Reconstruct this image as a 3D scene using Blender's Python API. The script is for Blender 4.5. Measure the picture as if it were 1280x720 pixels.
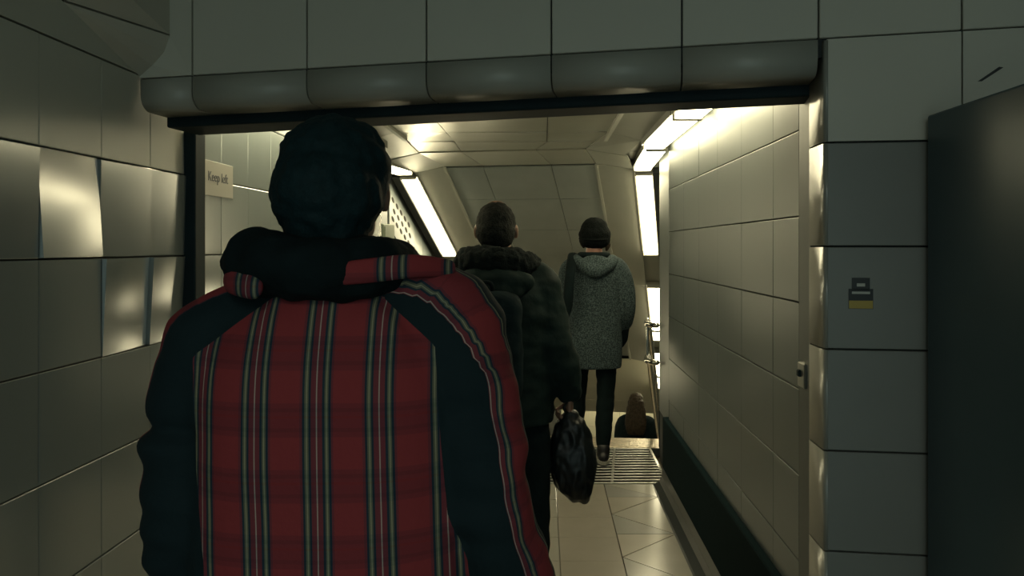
import bpy, bmesh, math, random
from mathutils import Vector, Matrix, noise, Quaternion

random.seed(7)
S = bpy.context.scene
C = S.collection
for o in list(bpy.data.objects):
    bpy.data.objects.remove(o)

# ------------------------------------------------------------------ camera
cam = bpy.data.cameras.new('camera')
cam.sensor_width = 36.0
cam.lens = 28.125
cam.shift_x = -40 / 1280
cam.shift_y = -52 / 1280
cam.clip_start = 0.02
camo = bpy.data.objects.new('camera', cam)
C.objects.link(camo)
camo.location = (0, 0, 1.5)
camo.rotation_euler = (math.pi / 2, 0, 0)
S.camera = camo

# ------------------------------------------------------------------ world + exposure
W = bpy.data.worlds.new('World')
S.world = W
W.use_nodes = True
W.node_tree.nodes['Background'].inputs[0].default_value = (0.72, 1.0, 0.94, 1)
W.node_tree.nodes['Background'].inputs[1].default_value = 0.68
S.view_settings.view_transform = 'Standard'
S.view_settings.look = 'None'
S.view_settings.exposure = 0.0
S.view_settings.gamma = 1.0
S.view_settings.use_curve_mapping = False

LAMP_COL = (1.0, 0.885, 0.55, 1)
LAMP_POWER = 16.0          # emission of the strip lights over the stairs
REAR_POWER = 24.0          # the dim lamp in the passage behind

# ------------------------------------------------------------------ materials
MATS = {}
def mat(name, col, rough=0.5, metal=0.0, var=0.0, vscale=6.0, bump=0.0, bscale=30.0,
        emit=None, estr=0.0, spec=0.5, rvar=0.0, coat=0.0, alpha=None):
    m = bpy.data.materials.new(name)
    m.use_nodes = True
    nt = m.node_tree
    b = nt.nodes['Principled BSDF']
    b.inputs['Base Color'].default_value = (*col, 1)
    b.inputs['Roughness'].default_value = rough
    b.inputs['Metallic'].default_value = metal
    b.inputs['Specular IOR Level'].default_value = spec
    b.inputs['Coat Weight'].default_value = coat
    tc = None
    if var or bump or rvar:
        tc = nt.nodes.new('ShaderNodeNewGeometry')
    if var or rvar:
        n = nt.nodes.new('ShaderNodeTexNoise')
        n.inputs['Scale'].default_value = vscale
        n.inputs['Detail'].default_value = 5
        nt.links.new(tc.outputs['Position'], n.inputs['Vector'])
        if var:
            r = nt.nodes.new('ShaderNodeMapRange')
            r.inputs['From Min'].default_value = 0.3
            r.inputs['From Max'].default_value = 0.7
            r.inputs['To Min'].default_value = 1 - var
            r.inputs['To Max'].default_value = 1 + var
            nt.links.new(n.outputs['Fac'], r.inputs['Value'])
            mx = nt.nodes.new('ShaderNodeVectorMath')
            mx.operation = 'SCALE'
            mx.inputs[0].default_value = col
            nt.links.new(r.outputs['Result'], mx.inputs['Scale'])
            nt.links.new(mx.outputs['Vector'], b.inputs['Base Color'])
        if rvar:
            r2 = nt.nodes.new('ShaderNodeMapRange')
            r2.inputs['From Min'].default_value = 0.3
            r2.inputs['From Max'].default_value = 0.7
            r2.inputs['To Min'].default_value = rough - rvar
            r2.inputs['To Max'].default_value = rough + rvar
            nt.links.new(n.outputs['Fac'], r2.inputs['Value'])
            nt.links.new(r2.outputs['Result'], b.inputs['Roughness'])
    if bump:
        n2 = nt.nodes.new('ShaderNodeTexNoise')
        n2.inputs['Scale'].default_value = bscale
        n2.inputs['Detail'].default_value = 3
        nt.links.new(tc.outputs['Position'], n2.inputs['Vector'])
        bp = nt.nodes.new('ShaderNodeBump')
        bp.inputs['Strength'].default_value = bump
        bp.inputs['Distance'].default_value = 0.01
        nt.links.new(n2.outputs['Fac'], bp.inputs['Height'])
        nt.links.new(bp.outputs['Normal'], b.inputs['Normal'])
    if emit:
        b.inputs['Emission Color'].default_value = emit
        b.inputs['Emission Strength'].default_value = estr
    MATS[name] = m
    return m

mat('enamel', (0.104, 0.121, 0.120), 0.38, var=0.04, vscale=1.5, bump=0.012, bscale=4, spec=0.6)
mat('enamel_gloss', (0.185, 0.215, 0.212), 0.155, var=0.03, vscale=1.5, spec=0.9)
MATS['enamel_gloss'].node_tree.nodes['Principled BSDF'].inputs['IOR'].default_value = 1.85
mat('enamel_upper_lit', (0.52, 0.52, 0.45), 0.34, var=0.04, vscale=1.5, spec=0.6)  # upper left row: light from above put into a paler colour
mat('bullnose', (0.36, 0.355, 0.31), 0.38, spec=0.5)
mat('corner_trim', (0.27, 0.27, 0.24), 0.26, spec=0.7)
mat('enamel_matt_lit', (0.52, 0.50, 0.43), 0.50, var=0.05, vscale=1.5, spec=0.4)  # lintel and top course paled to carry light falling from above
mat('enamel_grey', (0.205, 0.205, 0.185), 0.45, var=0.06, vscale=3)
mat('grout', (0.022, 0.026, 0.026), 0.8)
mat('ceiling_metal', (0.46, 0.45, 0.38), 0.26, metal=0.25, var=0.05, vscale=2, bump=0.10, bscale=4)
mat('soffit', (0.325, 0.355, 0.335), 0.42, var=0.08, vscale=4, bump=0.03, bscale=6)
mat('cove', (0.43, 0.435, 0.38), 0.40, var=0.04, vscale=4)
mat('dark_steel', (0.008, 0.019, 0.023), 0.6, var=0.15, vscale=8, spec=0.15)
mat('leaf_steel', (0.048, 0.082, 0.095), 0.30, metal=0.1, var=0.10, vscale=3, spec=0.5)
mat('brushed_steel', (0.45, 0.45, 0.42), 0.30, metal=0.9, var=0.06, vscale=10)
mat('jamb_steel', (0.07, 0.08, 0.08), 0.5, metal=0.2, var=0.08, vscale=8, spec=0.3)
mat('chrome', (0.60, 0.58, 0.52), 0.18, metal=1.0)
mat('skirting', (0.005, 0.014, 0.016), 0.85, spec=0.04)
mat('skirting_gloss', (0.010, 0.014, 0.015), 0.28, spec=0.5)
mat('wall_pale', (0.74, 0.71, 0.56), 0.4)
mat('floor_tile', (0.24, 0.233, 0.205), 0.20, var=0.04, vscale=5)
mat('floor_tile_warm', (0.228, 0.212, 0.18), 0.22, var=0.04, vscale=5)
mat('floor_tile_grey', (0.19, 0.19, 0.175), 0.22, var=0.04, vscale=5)
mat('floor_grout', (0.10, 0.085, 0.065), 0.8)
mat('grating', (0.30, 0.30, 0.28), 0.36, metal=0.8, var=0.15, vscale=20)
mat('pit', (0.006, 0.006, 0.006), 0.95, spec=0.05)
mat('nosing', (0.58, 0.50, 0.38), 0.32, metal=0.55, var=0.35, vscale=30, bump=0.4, bscale=60)
mat('step_concrete', (0.22, 0.20, 0.17), 0.7, var=0.15, vscale=10)
mat('lamp_housing', (0.42, 0.41, 0.36), 0.4, metal=0.4)
mat('lamp_channel', (0.012, 0.014, 0.014), 0.6)
mat('diffuser', (0.9, 0.85, 0.6), 0.4, emit=LAMP_COL, estr=LAMP_POWER)
mat('rear_diffuser', (0.9, 0.9, 0.8), 0.4, emit=(0.94, 1.0, 0.86, 1), estr=REAR_POWER)
mat('sign_plate', (0.27, 0.265, 0.225), 0.4)
mat('sign_ink', (0.06, 0.065, 0.08), 0.6)
mat('sticker_black', (0.012, 0.014, 0.014), 0.5)
mat('sticker_yellow', (0.42, 0.30, 0.05), 0.5)
mat('sticker_white', (0.45, 0.45, 0.40), 0.5)
mat('hole_black', (0.01, 0.008, 0.006), 0.9)
mat('green_box', (0.16, 0.19, 0.14), 0.5)
mat('skin', (0.22, 0.125, 0.085), 0.5, var=0.06, vscale=30)
mat('skin_pink', (0.40, 0.20, 0.15), 0.5, var=0.06, vscale=30)
mat('hair_black', (0.001, 0.0145, 0.018), 0.75, var=0.2, vscale=120, bump=0.2, bscale=180, spec=0.25)
mat('hair_grey', (0.015, 0.017, 0.015), 0.8, spec=0.12, var=0.4, vscale=90, bump=0.5, bscale=160)
mat('hair_brown', (0.026, 0.019, 0.012), 0.6, spec=0.15, var=0.35, vscale=40, bump=0.5, bscale=80)
mat('cloth_black', (0.005, 0.011, 0.0125), 0.85, var=0.25, vscale=14, bump=0.25, bscale=60, spec=0.12)
mat('cloth_navy', (0.008, 0.014, 0.019), 0.85, var=0.25, vscale=14, bump=0.25, bscale=60, spec=0.12)
mat('cloth_olive', (0.010, 0.021, 0.020), 0.75, var=0.25, vscale=12, bump=0.2, bscale=50, spec=0.14)
mat('cloth_charcoal', (0.007, 0.017, 0.020), 0.8, var=0.3, vscale=10, bump=0.25, bscale=50, spec=0.14)
mat('fur_black', (0.006, 0.010, 0.010), 0.95, var=0.3, vscale=60, bump=0.5, bscale=110, spec=0.2)
mat('knit', (0.006, 0.008, 0.008), 0.95, spec=0.08, var=0.3, vscale=70, bump=0.8, bscale=130)
mat('plastic_black', (0.007, 0.010, 0.011), 0.38, var=0.3, vscale=10, bump=0.3, bscale=12, spec=0.35)
mat('shoe_black', (0.012, 0.012, 0.013), 0.45)
mat('shoe_sole', (0.30, 0.29, 0.25), 0.7)
mat('eye_white', (0.7, 0.7, 0.66), 0.3)

def tweed():
    m = mat('tweed', (0.15, 0.15, 0.14), 0.9, bump=0.4, bscale=120, spec=0.2)
    nt = m.node_tree
    g = nt.nodes.new('ShaderNodeNewGeometry')
    n = nt.nodes.new('ShaderNodeTexNoise')
    n.inputs['Scale'].default_value = 130
    n.inputs['Detail'].default_value = 2
    nt.links.new(g.outputs['Position'], n.inputs['Vector'])
    r = nt.nodes.new('ShaderNodeValToRGB')
    r.color_ramp.elements[0].position = 0.40
    r.color_ramp.elements[0].color = (0.017, 0.029, 0.032, 1)
    r.color_ramp.elements[1].position = 0.62
    r.color_ramp.elements[1].color = (0.076, 0.104, 0.110, 1)
    nt.links.new(n.outputs['Fac'], r.inputs['Fac'])
    nt.links.new(r.outputs['Color'], nt.nodes['Principled BSDF'].inputs['Base Color'])
tweed()

def tartan():
    """red tartan where the 'mask' attribute is positive, black cloth elsewhere"""
    m = mat('tartan', (0.3, 0.02, 0.03), 0.85, bump=0.15, bscale=70, spec=0.2)
    nt = m.node_tree
    def attr(n):
        a = nt.nodes.new('ShaderNodeAttribute'); a.attribute_name = n; return a.outputs['Fac']
    def math_(op, a, b):
        x = nt.nodes.new('ShaderNodeMath'); x.operation = op
        for i, v in enumerate((a, b)):
            if isinstance(v, (int, float)): x.inputs[i].default_value = v
            elif v is not None: nt.links.new(v, x.inputs[i])
        return x.outputs[0]
    RED = (0.240, 0.035, 0.039); RD = (0.160, 0.034, 0.043); NV = (0.020, 0.034, 0.048)
    OL = (0.13, 0.13, 0.085); LT = (0.29, 0.265, 0.17); WH = (0.38, 0.29, 0.25)
    stops = [(0, NV), (.035, OL), (.060, LT), (.075, OL), (.098, NV), (.135, RD), (.215, WH), (.235, RD),
             (.315, NV), (.352, OL), (.377, LT), (.392, OL), (.415, NV), (.455, RD), (.49, RED), (.955, RD)]
    def ramp(fac, st):
        r = nt.nodes.new('ShaderNodeValToRGB')
        r.color_ramp.interpolation = 'CONSTANT'
        e = r.color_ramp.elements
        e[0].position = st[0][0]; e[0].color = (*st[0][1], 1)
        e[1].position = st[1][0]; e[1].color = (*st[1][1], 1)
        for p, c in st[2:]:
            x = e.new(p); x.color = (*c, 1)
        nt.links.new(fac, r.inputs['Fac'])
        return r.outputs['Color']
    fu = math_('FRACT', math_('DIVIDE', attr('tu'), 0.0896), None)
    fv = math_('FRACT', math_('DIVIDE', attr('tv'), 0.0940), None)
    cu = ramp(fu, stops)
    K = (1, 1, 1); D = (.80, .88, .94); E = (.68, .80, .85)
    cv = ramp(fv, [(0, K), (.42, D), (.50, E), (.56, D), (.70, (.85, .80, .8)), (.74, D), (.80, E), (.86, D), (.93, K)])
    mx = nt.nodes.new('ShaderNodeMix'); mx.data_type = 'RGBA'; mx.blend_type = 'MULTIPLY'
    mx.inputs[0].default_value = 1.0
    nt.links.new(cu, mx.inputs[6]); nt.links.new(cv, mx.inputs[7])
    ms = math_('GREATER_THAN', attr('mask'), 0.0)
    mb = nt.nodes.new('ShaderNodeMix'); mb.data_type = 'RGBA'
    nt.links.new(ms, mb.inputs[0])
    mb.inputs[6].default_value = (0.008, 0.019, 0.023, 1)
    nt.links.new(mx.outputs[2], mb.inputs[7])
    nt.links.new(mb.outputs[2], nt.nodes['Principled BSDF'].inputs['Base Color'])
tartan()

# ------------------------------------------------------------------ helpers
def link(name, me, m=None, parent=None, loc=None, smooth=False):
    o = bpy.data.objects.new(name, me)
    C.objects.link(o)
    if m is not None and me is not None and not me.materials:
        me.materials.append(MATS[m])
    if parent is not None:
        o.parent = parent
    if loc is not None:
        o.location = loc
    if smooth and me is not None:
        me.shade_smooth()
    return o

def bm_mesh(bm, name):
    me = bpy.data.meshes.new(name)
    bmesh.ops.recalc_face_normals(bm, faces=bm.faces)
    bm.to_mesh(me)
    bm.free()
    return me

def obj(name, bm, m, parent=None, smooth=False):
    return link(name, bm_mesh(bm, name), m, parent, smooth=smooth)

def empty(name, loc=(0, 0, 0), rz=0.0):
    o = bpy.data.objects.new(name, None)
    C.objects.link(o)
    o.location = loc
    o.rotation_euler = (0, 0, rz)
    o.empty_display_size = 0.1
    return o

def tag(o, label, cat, group=None):
    o['label'] = label
    o['category'] = cat
    if group: o['group'] = group
    return o

def struct(o, label=None, cat=None):
    o['kind'] = 'structure'
    if label: o['label'] = label
    if cat: o['category'] = cat
    return o

def bx(bm, x0, x1, y0, y1, z0, z1):
    v = [bm.verts.new(p) for p in ((x0, y0, z0), (x1, y0, z0), (x1, y1, z0), (x0, y1, z0),
                                   (x0, y0, z1), (x1, y0, z1), (x1, y1, z1), (x0, y1, z1))]
    for f in ((3, 2, 1, 0), (4, 5, 6, 7), (0, 1, 5, 4), (1, 2, 6, 5), (2, 3, 7, 6), (3, 0, 4, 7)):
        bm.faces.new([v[i] for i in f])
    return v

def hexa(bm, pts):
    """8 points: bottom ring (4) then top ring (4)"""
    v = [bm.verts.new(p) for p in pts]
    for f in ((3, 2, 1, 0), (4, 5, 6, 7), (0, 1, 5, 4), (1, 2, 6, 5), (2, 3, 7, 6), (3, 0, 4, 7)):
        bm.faces.new([v[i] for i in f])
    return v

def prism(bm, pts, off):
    """polygon pts extruded by vector off"""
    off = Vector(off)
    a = [bm.verts.new(p) for p in pts]
    b = [bm.verts.new(Vector(p) + off) for p in pts]
    n = len(pts)
    bm.faces.new(a[::-1]); bm.faces.new(b)
    for i in range(n):
        bm.faces.new((a[i], a[(i + 1) % n], b[(i + 1) % n], b[i]))

def bevel(bm, w, seg=2):
    bmesh.ops.bevel(bm, geom=bm.edges[:], offset=w, segments=seg, affect='EDGES', profile=0.5)

def spline(pts, n=6):
    """Catmull-Rom through rows of numbers"""
    out = []
    P = [list(p) for p in pts]
    for i in range(len(P) - 1):
        p0 = P[max(i - 1, 0)]; p1 = P[i]; p2 = P[i + 1]; p3 = P[min(i + 2, len(P) - 1)]
        for k in range(n):
            t = k / n
            out.append([0.5 * ((2 * b) + (-a + c) * t + (2 * a - 5 * b + 4 * c - d) * t * t
                               + (-a + 3 * b - 3 * c + d) * t ** 3) for a, b, c, d in zip(p0, p1, p2, p3)])
    out.append(P[-1])
    return out

def tube(bm, rows, seg=16, n=5, cap=True, flat=1.0, up=None):
    """round-section loft along rows (x,y,z,r); rounded ends; flat squashes one axis"""
    R = spline(rows, n) if n > 1 else [list(r) for r in rows]
    pts = [Vector(r[:3]) for r in R]
    T = []
    for i in range(len(pts)):
        t = pts[min(i + 1, len(pts) - 1)] - pts[max(i - 1, 0)]
        T.append(t.normalized())
    ref = Vector(up) if up is not None else Vector((0, 1, 0))
    if abs(T[0].dot(ref)) > 0.95: ref = Vector((1, 0, 0))
    a = (ref - T[0] * ref.dot(T[0])).normalized()
    rings = []
    L = [(p, r[3], t) for p, r, t in zip(pts, R, T)]
    if cap:
        p, r, t = L[0]
        L = [(p - t * r * math.sin(q), r * math.cos(q), t) for q in (1.35, 0.95, 0.5)] + L
        p, r, t = L[-1]
        L = L + [(p + t * r * math.sin(q), r * math.cos(q), t) for q in (0.5, 0.95, 1.35)]
    for p, r, t in L:
        a = (a - t * a.dot(t)).normalized()
        b = t.cross(a)
        rings.append([bm.verts.new(p + a * r * flat * math.cos(2 * math.pi * k / seg) + b * r * math.sin(2 * math.pi * k / seg)) for k in range(seg)])
    for i in range(len(rings) - 1):
        for k in range(seg):
            bm.faces.new((rings[i][k], rings[i][(k + 1) % seg], rings[i + 1][(k + 1) % seg], rings[i + 1][k]))
    bm.faces.new(rings[0][::-1]); bm.faces.new(rings[-1])

def loft(bm, rows, seg=28, n=4, e=2.3):
    """superelliptic rings (z, cx, cy, rx, ry) stacked upward"""
    R = spline(rows, n)
    rings = []
    for z, cx, cy, rx, ry in R:
        ring = []
        for k in range(seg):
            t = 2 * math.pi * k / seg
            c, s = math.cos(t), math.sin(t)
            ring.append(bm.verts.new((cx + rx * math.copysign(abs(c) ** (2 / e), c),
                                      cy + ry * math.copysign(abs(s) ** (2 / e), s), z)))
        rings.append(ring)
    for i in range(len(rings) - 1):
        for k in range(seg):
            bm.faces.new((rings[i][k], rings[i][(k + 1) % seg], rings[i + 1][(k + 1) % seg], rings[i + 1][k]))
    bm.faces.new(rings[0][::-1]); bm.faces.new(rings[-1])

def ball(bm, c, r, rot=None, u=20, v=14):
    M = Matrix.Translation(c)
    if rot is not None: M = M @ rot
    M = M @ Matrix.Diagonal((r[0], r[1], r[2], 1))
    bmesh.ops.create_uvsphere(bm, u_segments=u, v_segments=v, radius=1.0, matrix=M)

def fuse(bm, voxel, smooth=4, name='fused'):
    """weld overlapping closed shapes of one bmesh into a single continuous surface"""
    me = bm_mesh(bm, name + '_raw')
    o = bpy.data.objects.new(name + '_raw', me)
    C.objects.link(o)
    r = o.modifiers.new('r', 'REMESH'); r.mode = 'VOXEL'; r.voxel_size = voxel
    if smooth:
        s = o.modifiers.new('s', 'SMOOTH'); s.factor = 0.5; s.iterations = smooth
    dg = bpy.context.evaluated_depsgraph_get()
    ev = o.evaluated_get(dg)
    out = bpy.data.meshes.new_from_object(ev)
    bpy.data.objects.remove(o); bpy.data.meshes.remove(me)
    out.name = name
    out.shade_smooth()
    return out

def wrinkle(me, amp, freq, seed=0.0, stretch=(1, 1, 1)):
    nrm = [v.normal.copy() for v in me.vertices]
    for v, n in zip(me.vertices, nrm):
        p = Vector((v.co.x * stretch[0], v.co.y * stretch[1], v.co.z * stretch[2])) * freq + Vector((seed, seed * 1.7, -seed))
        v.co += n * amp * (noise.noise(p) + 0.5 * noise.noise(p * 2.1))
    me.update()

# ------------------------------------------------------------------ tiled surfaces
TILE = {}
def tile_mesh(w, h, t=0.014, c=0.004, m='enamel'):
    key = (round(w, 3), round(h, 3), t, c, m)
    if key in TILE: return TILE[key]
    bm = bmesh.new()
    a = [(-w / 2, -h / 2), (w / 2, -h / 2), (w / 2, h / 2), (-w / 2, h / 2)]
    b = [(-w / 2 + c, -h / 2 + c), (w / 2 - c, -h / 2 + c), (w / 2 - c, h / 2 - c), (-w / 2 + c, h / 2 - c)]
    r0 = [bm.verts.new((x, y, 0)) for x, y in a]
    r1 = [bm.verts.new((x, y, t - c * 0.6)) for x, y in a]
    r2 = [bm.verts.new((x, y, t)) for x, y in b]
    bm.faces.new(r0[::-1]); bm.faces.new(r2)
    for p, q in ((r0, r1), (r1, r2)):
        for i in range(4):
            bm.faces.new((p[i], p[(i + 1) % 4], q[(i + 1) % 4], q[i]))
    me = bm_mesh(bm, 'tile')
    me.materials.append(MATS[m])
    TILE[key] = me
    return me

def tiles(name, parent, O, U, V, us, vs, gap=0.004, jit=0.25, m='enamel', tilts={}, t=0.014, c=0.004, skip=None, gapu=None, bows={}):
    """tiles between joints us (along U) and vs (along V) on the plane through O; normal = U x V"""
    O, U, V = Vector(O), Vector(U).normalized(), Vector(V).normalized()
    N = U.cross(V).normalized()
    base = Matrix((U, V, N)).transposed()
    out = []
    for i in range(len(us) - 1):
        for j in range(len(vs) - 1):
            if skip and skip(i, j): continue
            w = us[i + 1] - us[i] - (gap if gapu is None else gapu); h = vs[j + 1] - vs[j] - gap
            if w < 0.01 or h < 0.01: continue
            p = O + U * (us[i] + us[i + 1]) / 2 + V * (vs[j] + vs[j + 1]) / 2
            a, b = tilts.get((i, j), (random.uniform(-jit, jit), random.uniform(-jit, jit)))
            R = base @ (Matrix.Rotation(math.radians(a), 3, 'X') @ Matrix.Rotation(math.radians(b), 3, 'Y'))
            o = bpy.data.objects.new(name, tile_mesh(w, h, t, c, m))
            C.objects.link(o)
            o.parent = parent
            o.matrix_local = Matrix.Translation(p) @ R.to_4x4()
            out.append(o)
            if (i, j) in bows: o.data = bowed(w, h, bows[(i, j)], t, m)
    return out

def bowed(w, h, A, t=0.014, m='enamel', n=10):
    """enamel panel bowed outward across its width, edges flush"""
    bm = bmesh.new()
    f = [[bm.verts.new((-w / 2 + w * i / n, -h / 2 + h * j / 2, t + A * math.sin(math.pi * i / n))) for j in range(3)] for i in range(n + 1)]
    for i in range(n):
        for j in range(2):
            bm.faces.new((f[i][j], f[i + 1][j], f[i + 1][j + 1], f[i][j + 1])).smooth = True
    b = [bm.verts.new((x, y, 0)) for x, y in ((-w / 2, -h / 2), (w / 2, -h / 2), (w / 2, h / 2), (-w / 2, h / 2))]
    g = lambda i, j: bm.verts.new(f[i][j].co)
    bm.faces.new(b[::-1])
    bm.faces.new([b[0], b[1]] + [g(i, 0) for i in range(n, -1, -1)])
    bm.faces.new([b[2], b[3]] + [g(i, 2) for i in range(0, n + 1)])
    bm.faces.new([b[1], b[2]] + [g(n, j) for j in (2, 1, 0)])
    bm.faces.new([b[3], b[0]] + [g(0, j) for j in (0, 1, 2)])
    me = bpy.data.meshes.new('tile'); bm.to_mesh(me); bm.free()
    me.materials.append(MATS[m])
    return me

def steps_list(a, d, lo, hi):
    """joint positions a + k d clipped to lo..hi, ends included"""
    k0 = math.ceil((lo - a) / d + 1e-6); k1 = math.floor((hi - a) / d - 1e-6)
    return [lo] + [a + k * d for k in range(k0, k1 + 1)] + [hi]

XL, XR = -1.17, 0.77                      # passage walls
PSI = math.radians(10.5)                  # the stair shaft turns a little to the right
SO = Vector((-0.2, 6.4, 0))
def sp(u, v, z):
    return Vector((SO.x + u * math.cos(PSI) + v * math.sin(PSI), SO.y - u * math.sin(PSI) + v * math.cos(PSI), z))
SU = Vector((math.cos(PSI), -math.sin(PSI), 0)); SV = Vector((math.sin(PSI), math.cos(PSI), 0))
TAN = 0.576
SLOPE = Vector((SV.x, SV.y, -TAN)).normalized()

# ---- wall_left (near passage and through the doorway)
bm = bmesh.new()
bx(bm, XL - 0.20, XL - 0.014, -2.4, 5.75, 0.0, 2.62)
wl = struct(obj('wall_left', bm, 'grout'), 'cream enamel panelled wall along the left of the passage', 'wall')
usL = steps_list(1.853, 0.262, -0.24, 5.75)
vsL = [0.155, 0.418, 0.681, 0.944, 1.207, 1.47, 1.733, 1.996, 2.30]
ib = min(range(len(usL)), key=lambda i: abs(usL[i] - 1.853))
# each enamel panel sits at its own slight angle; these ones catch the stair lamps
LT = {(ib, 5): (-3.5, 1.3), (ib + 1, 4): (2.5, 3.4), (ib + 2, 4): (3.0, 2.0), (ib + 1, 5): (1.2, -1.7), (ib + 2, 5): (1.5, -2.3), (ib - 1, 5): (1.0, -1.0), (ib - 2, 5): (1.0, -1.0)}
# U along +Y, V along +Z gives normal +X
tiles('wall_tile', wl, (XL - 0.014, 0, 0), (0, 1, 0), (0, 0, 1), usL, vsL[:-2], tilts=LT, gapu=0.0012, c=0.002, m='enamel_gloss', bows={(ib, 5): 0.0012, (ib + 1, 4): 0.0010, (ib + 2, 4): 0.0010})
tiles('wall_tile', wl, (XL - 0.014, 0, 0), (0, 1, 0), (0, 0, 1), [x for x in usL if x < 2.7], vsL[-3:-1], gapu=0.0012, c=0.002, m='enamel_upper_lit')
tiles('wall_tile', wl, (XL - 0.014, 0, 0), (0, 1, 0), (0, 0, 1), [x for x in usL if x > 2.6], vsL[-3:-1], gapu=0.0012, c=0.002, m='enamel_gloss')
# top row only as far as the splayed corner; again beyond the doorway
tiles('wall_tile', wl, (XL - 0.014, 0, 0), (0, 1, 0), (0, 0, 1), [x for x in usL if x > 2.5], [1.996, 2.19])
pl = [(XL, 2.315, 1.999), (XL, 1.95, 2.095), (XL, -0.24, 2.62), (XL, -0.24, 1.999)]
bm = bmesh.new(); prism(bm, pl, (-0.013, 0, 0)); obj('wall_tile', bm, 'enamel_upper_lit', wl)

bm = bmesh.new()
prism(bm, [(XL - 0.014, 0, 0), (XL + 0.055, 0, 0), (XL + 0.03, 0, 0.025), (XL + 0.018, 0, 0.07), (XL + 0.015, 0, 0.15), (XL - 0.014, 0, 0.15)], (0, 6.0, 0))
for v in bm.verts: v.co.y -= 0.25
struct(obj('baseboard_left', bm, 'skirting'), 'dark coved skirting along the left wall', 'skirting')

# ---- doorway wall (lintel and the panels right of the opening), turned 8 degrees
AN = math.radians(8)
LO = Vector((XL, 2.315, 0))
LA = Vector((math.cos(AN), -math.sin(AN), 0)); LN = Vector((-math.sin(AN), -math.cos(AN), 0)); LB = -LN
TILT = 0.025
def lp(s, d, z):
    """s along the lintel, d behind its face, z at the left end (the lintel rises a little to the right)"""
    return LO + LA * s + LB * d + Vector((0, 0, z + TILT * s))
bm = bmesh.new()
hexa(bm, [lp(0, 0.016, 1.94), lp(3.3, 0.016, 1.94), lp(3.3, 0.3, 1.94), lp(0, 0.3, 1.94),
          lp(0, 0.016, 2.66), lp(3.3, 0.016, 2.66), lp(3.3, 0.3, 2.66), lp(0, 0.3, 2.66)])
hexa(bm, [LO + LA * 1.935 + LB * 0.016, LO + LA * 3.3 + LB * 0.016, LO + LA * 3.3 + LB * 0.16, LO + LA * 1.935 + LB * 0.16,
          lp(1.935, 0.016, 1.94), lp(3.3, 0.016, 1.94), lp(3.3, 0.16, 1.94), lp(1.935, 0.16, 1.94)])
wf = struct(obj('wall_front', bm, 'grout'), 'panelled wall and lintel around the flood door opening', 'wall')
sj = [0.163 + 0.346 * k for k in range(0, 9)] + [3.25]
G = 0.0022
# upper lintel panels
for a, b in zip(sj[:-1], sj[1:]):
    bm = bmesh.new()
    q = [lp(a + G, 0.0, 1.985 + G), lp(b - G, 0.0, 1.985 + G), lp(b - G, 0.0, 2.64), lp(a + G, 0.0, 2.64)]
    prism(bm, q, LB * 0.016)
    bevel(bm, 0.002, 1)
    obj('wall_panel', bm, 'enamel_matt_lit', wf)
# bullnose panels under the joint
prof = [(0.0, 1.985 - G), (0.0, 1.938)] + [(0.045 * (1 - math.cos(q)), 1.938 - 0.045 * math.sin(q)) for q in [0.2 * k for k in range(1, 8)]] + [(0.125, 1.8925), (0.125, 1.985 - G)]
sb = [0.0] + sj[0:6]
sb[-1] = 1.893
for a, b in zip(sb[:-1], sb[1:]):
    bm = bmesh.new()
    A = [bm.verts.new(lp(a + G, d, z)) for d, z in prof]; B = [bm.verts.new(lp(b - G, d, z)) for d, z in prof]
    n = len(prof)
    bm.faces.new(A[::-1]); bm.faces.new(B)
    for i in range(n): bm.faces.new((A[i], A[(i + 1) % n], B[(i + 1) % n], B[i]))
    o = obj('lintel_bullnose', bm, 'bullnose', wf)
    for p in o.data.polygons:
        if len(p.vertices) == 4 and abs(p.normal.dot(LA)) < 0.5: p.use_smooth = True
# panels right of the opening
rz = [0.0, 0.20, 0.46, 0.72, 0.977, 1.237, 1.50, 1.766]
scol = [1.911, 2.239, 2.585, 2.93, 3.25]
tiles('wall_tile', wf, LO + LB * 0.016, LA, (0, 0, 1), scol, rz, gap=0.0045, m='enamel_grey', t=0.016, jit=0.1, c=0.002)
for a, b in zip(scol[:-1], scol[1:]):
    bm = bmesh.new()
    prism(bm, [LO + LA * (a + G) + Vector((0, 0, 1.769)), LO + LA * (b - G) + Vector((0, 0, 1.769)), lp(b - G, 0, 1.985 - G), lp(a + G, 0, 1.985 - G)], LB * 0.016)
    obj('wall_tile', bm, 'enamel_matt_lit', wf)
# glossy quarter-round reveal at the corner of the opening, one piece per course
rzz = rz + [2.03]
for z0, z1 in zip(rzz[:-1], rzz[1:]):
    bm = bmesh.new()
    pr = [(0.727 - 0.010 * math.sin(q), 2.057 - 0.010 * math.cos(q)) for q in [0.1963 * k for k in range(9)]] + [(0.720, 2.172), (0.735, 2.172), (0.7275, 2.056)]
    prism(bm, [(x, y, z0 + 0.002) for x, y in pr], (0, 0, z1 - z0 - 0.004))
    o = obj('corner_tile', bm, 'corner_trim', wf)
    for p in o.data.polygons:
        if abs(p.normal.z) < 0.5 and len(p.vertices) == 4: p.use_smooth = True
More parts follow.
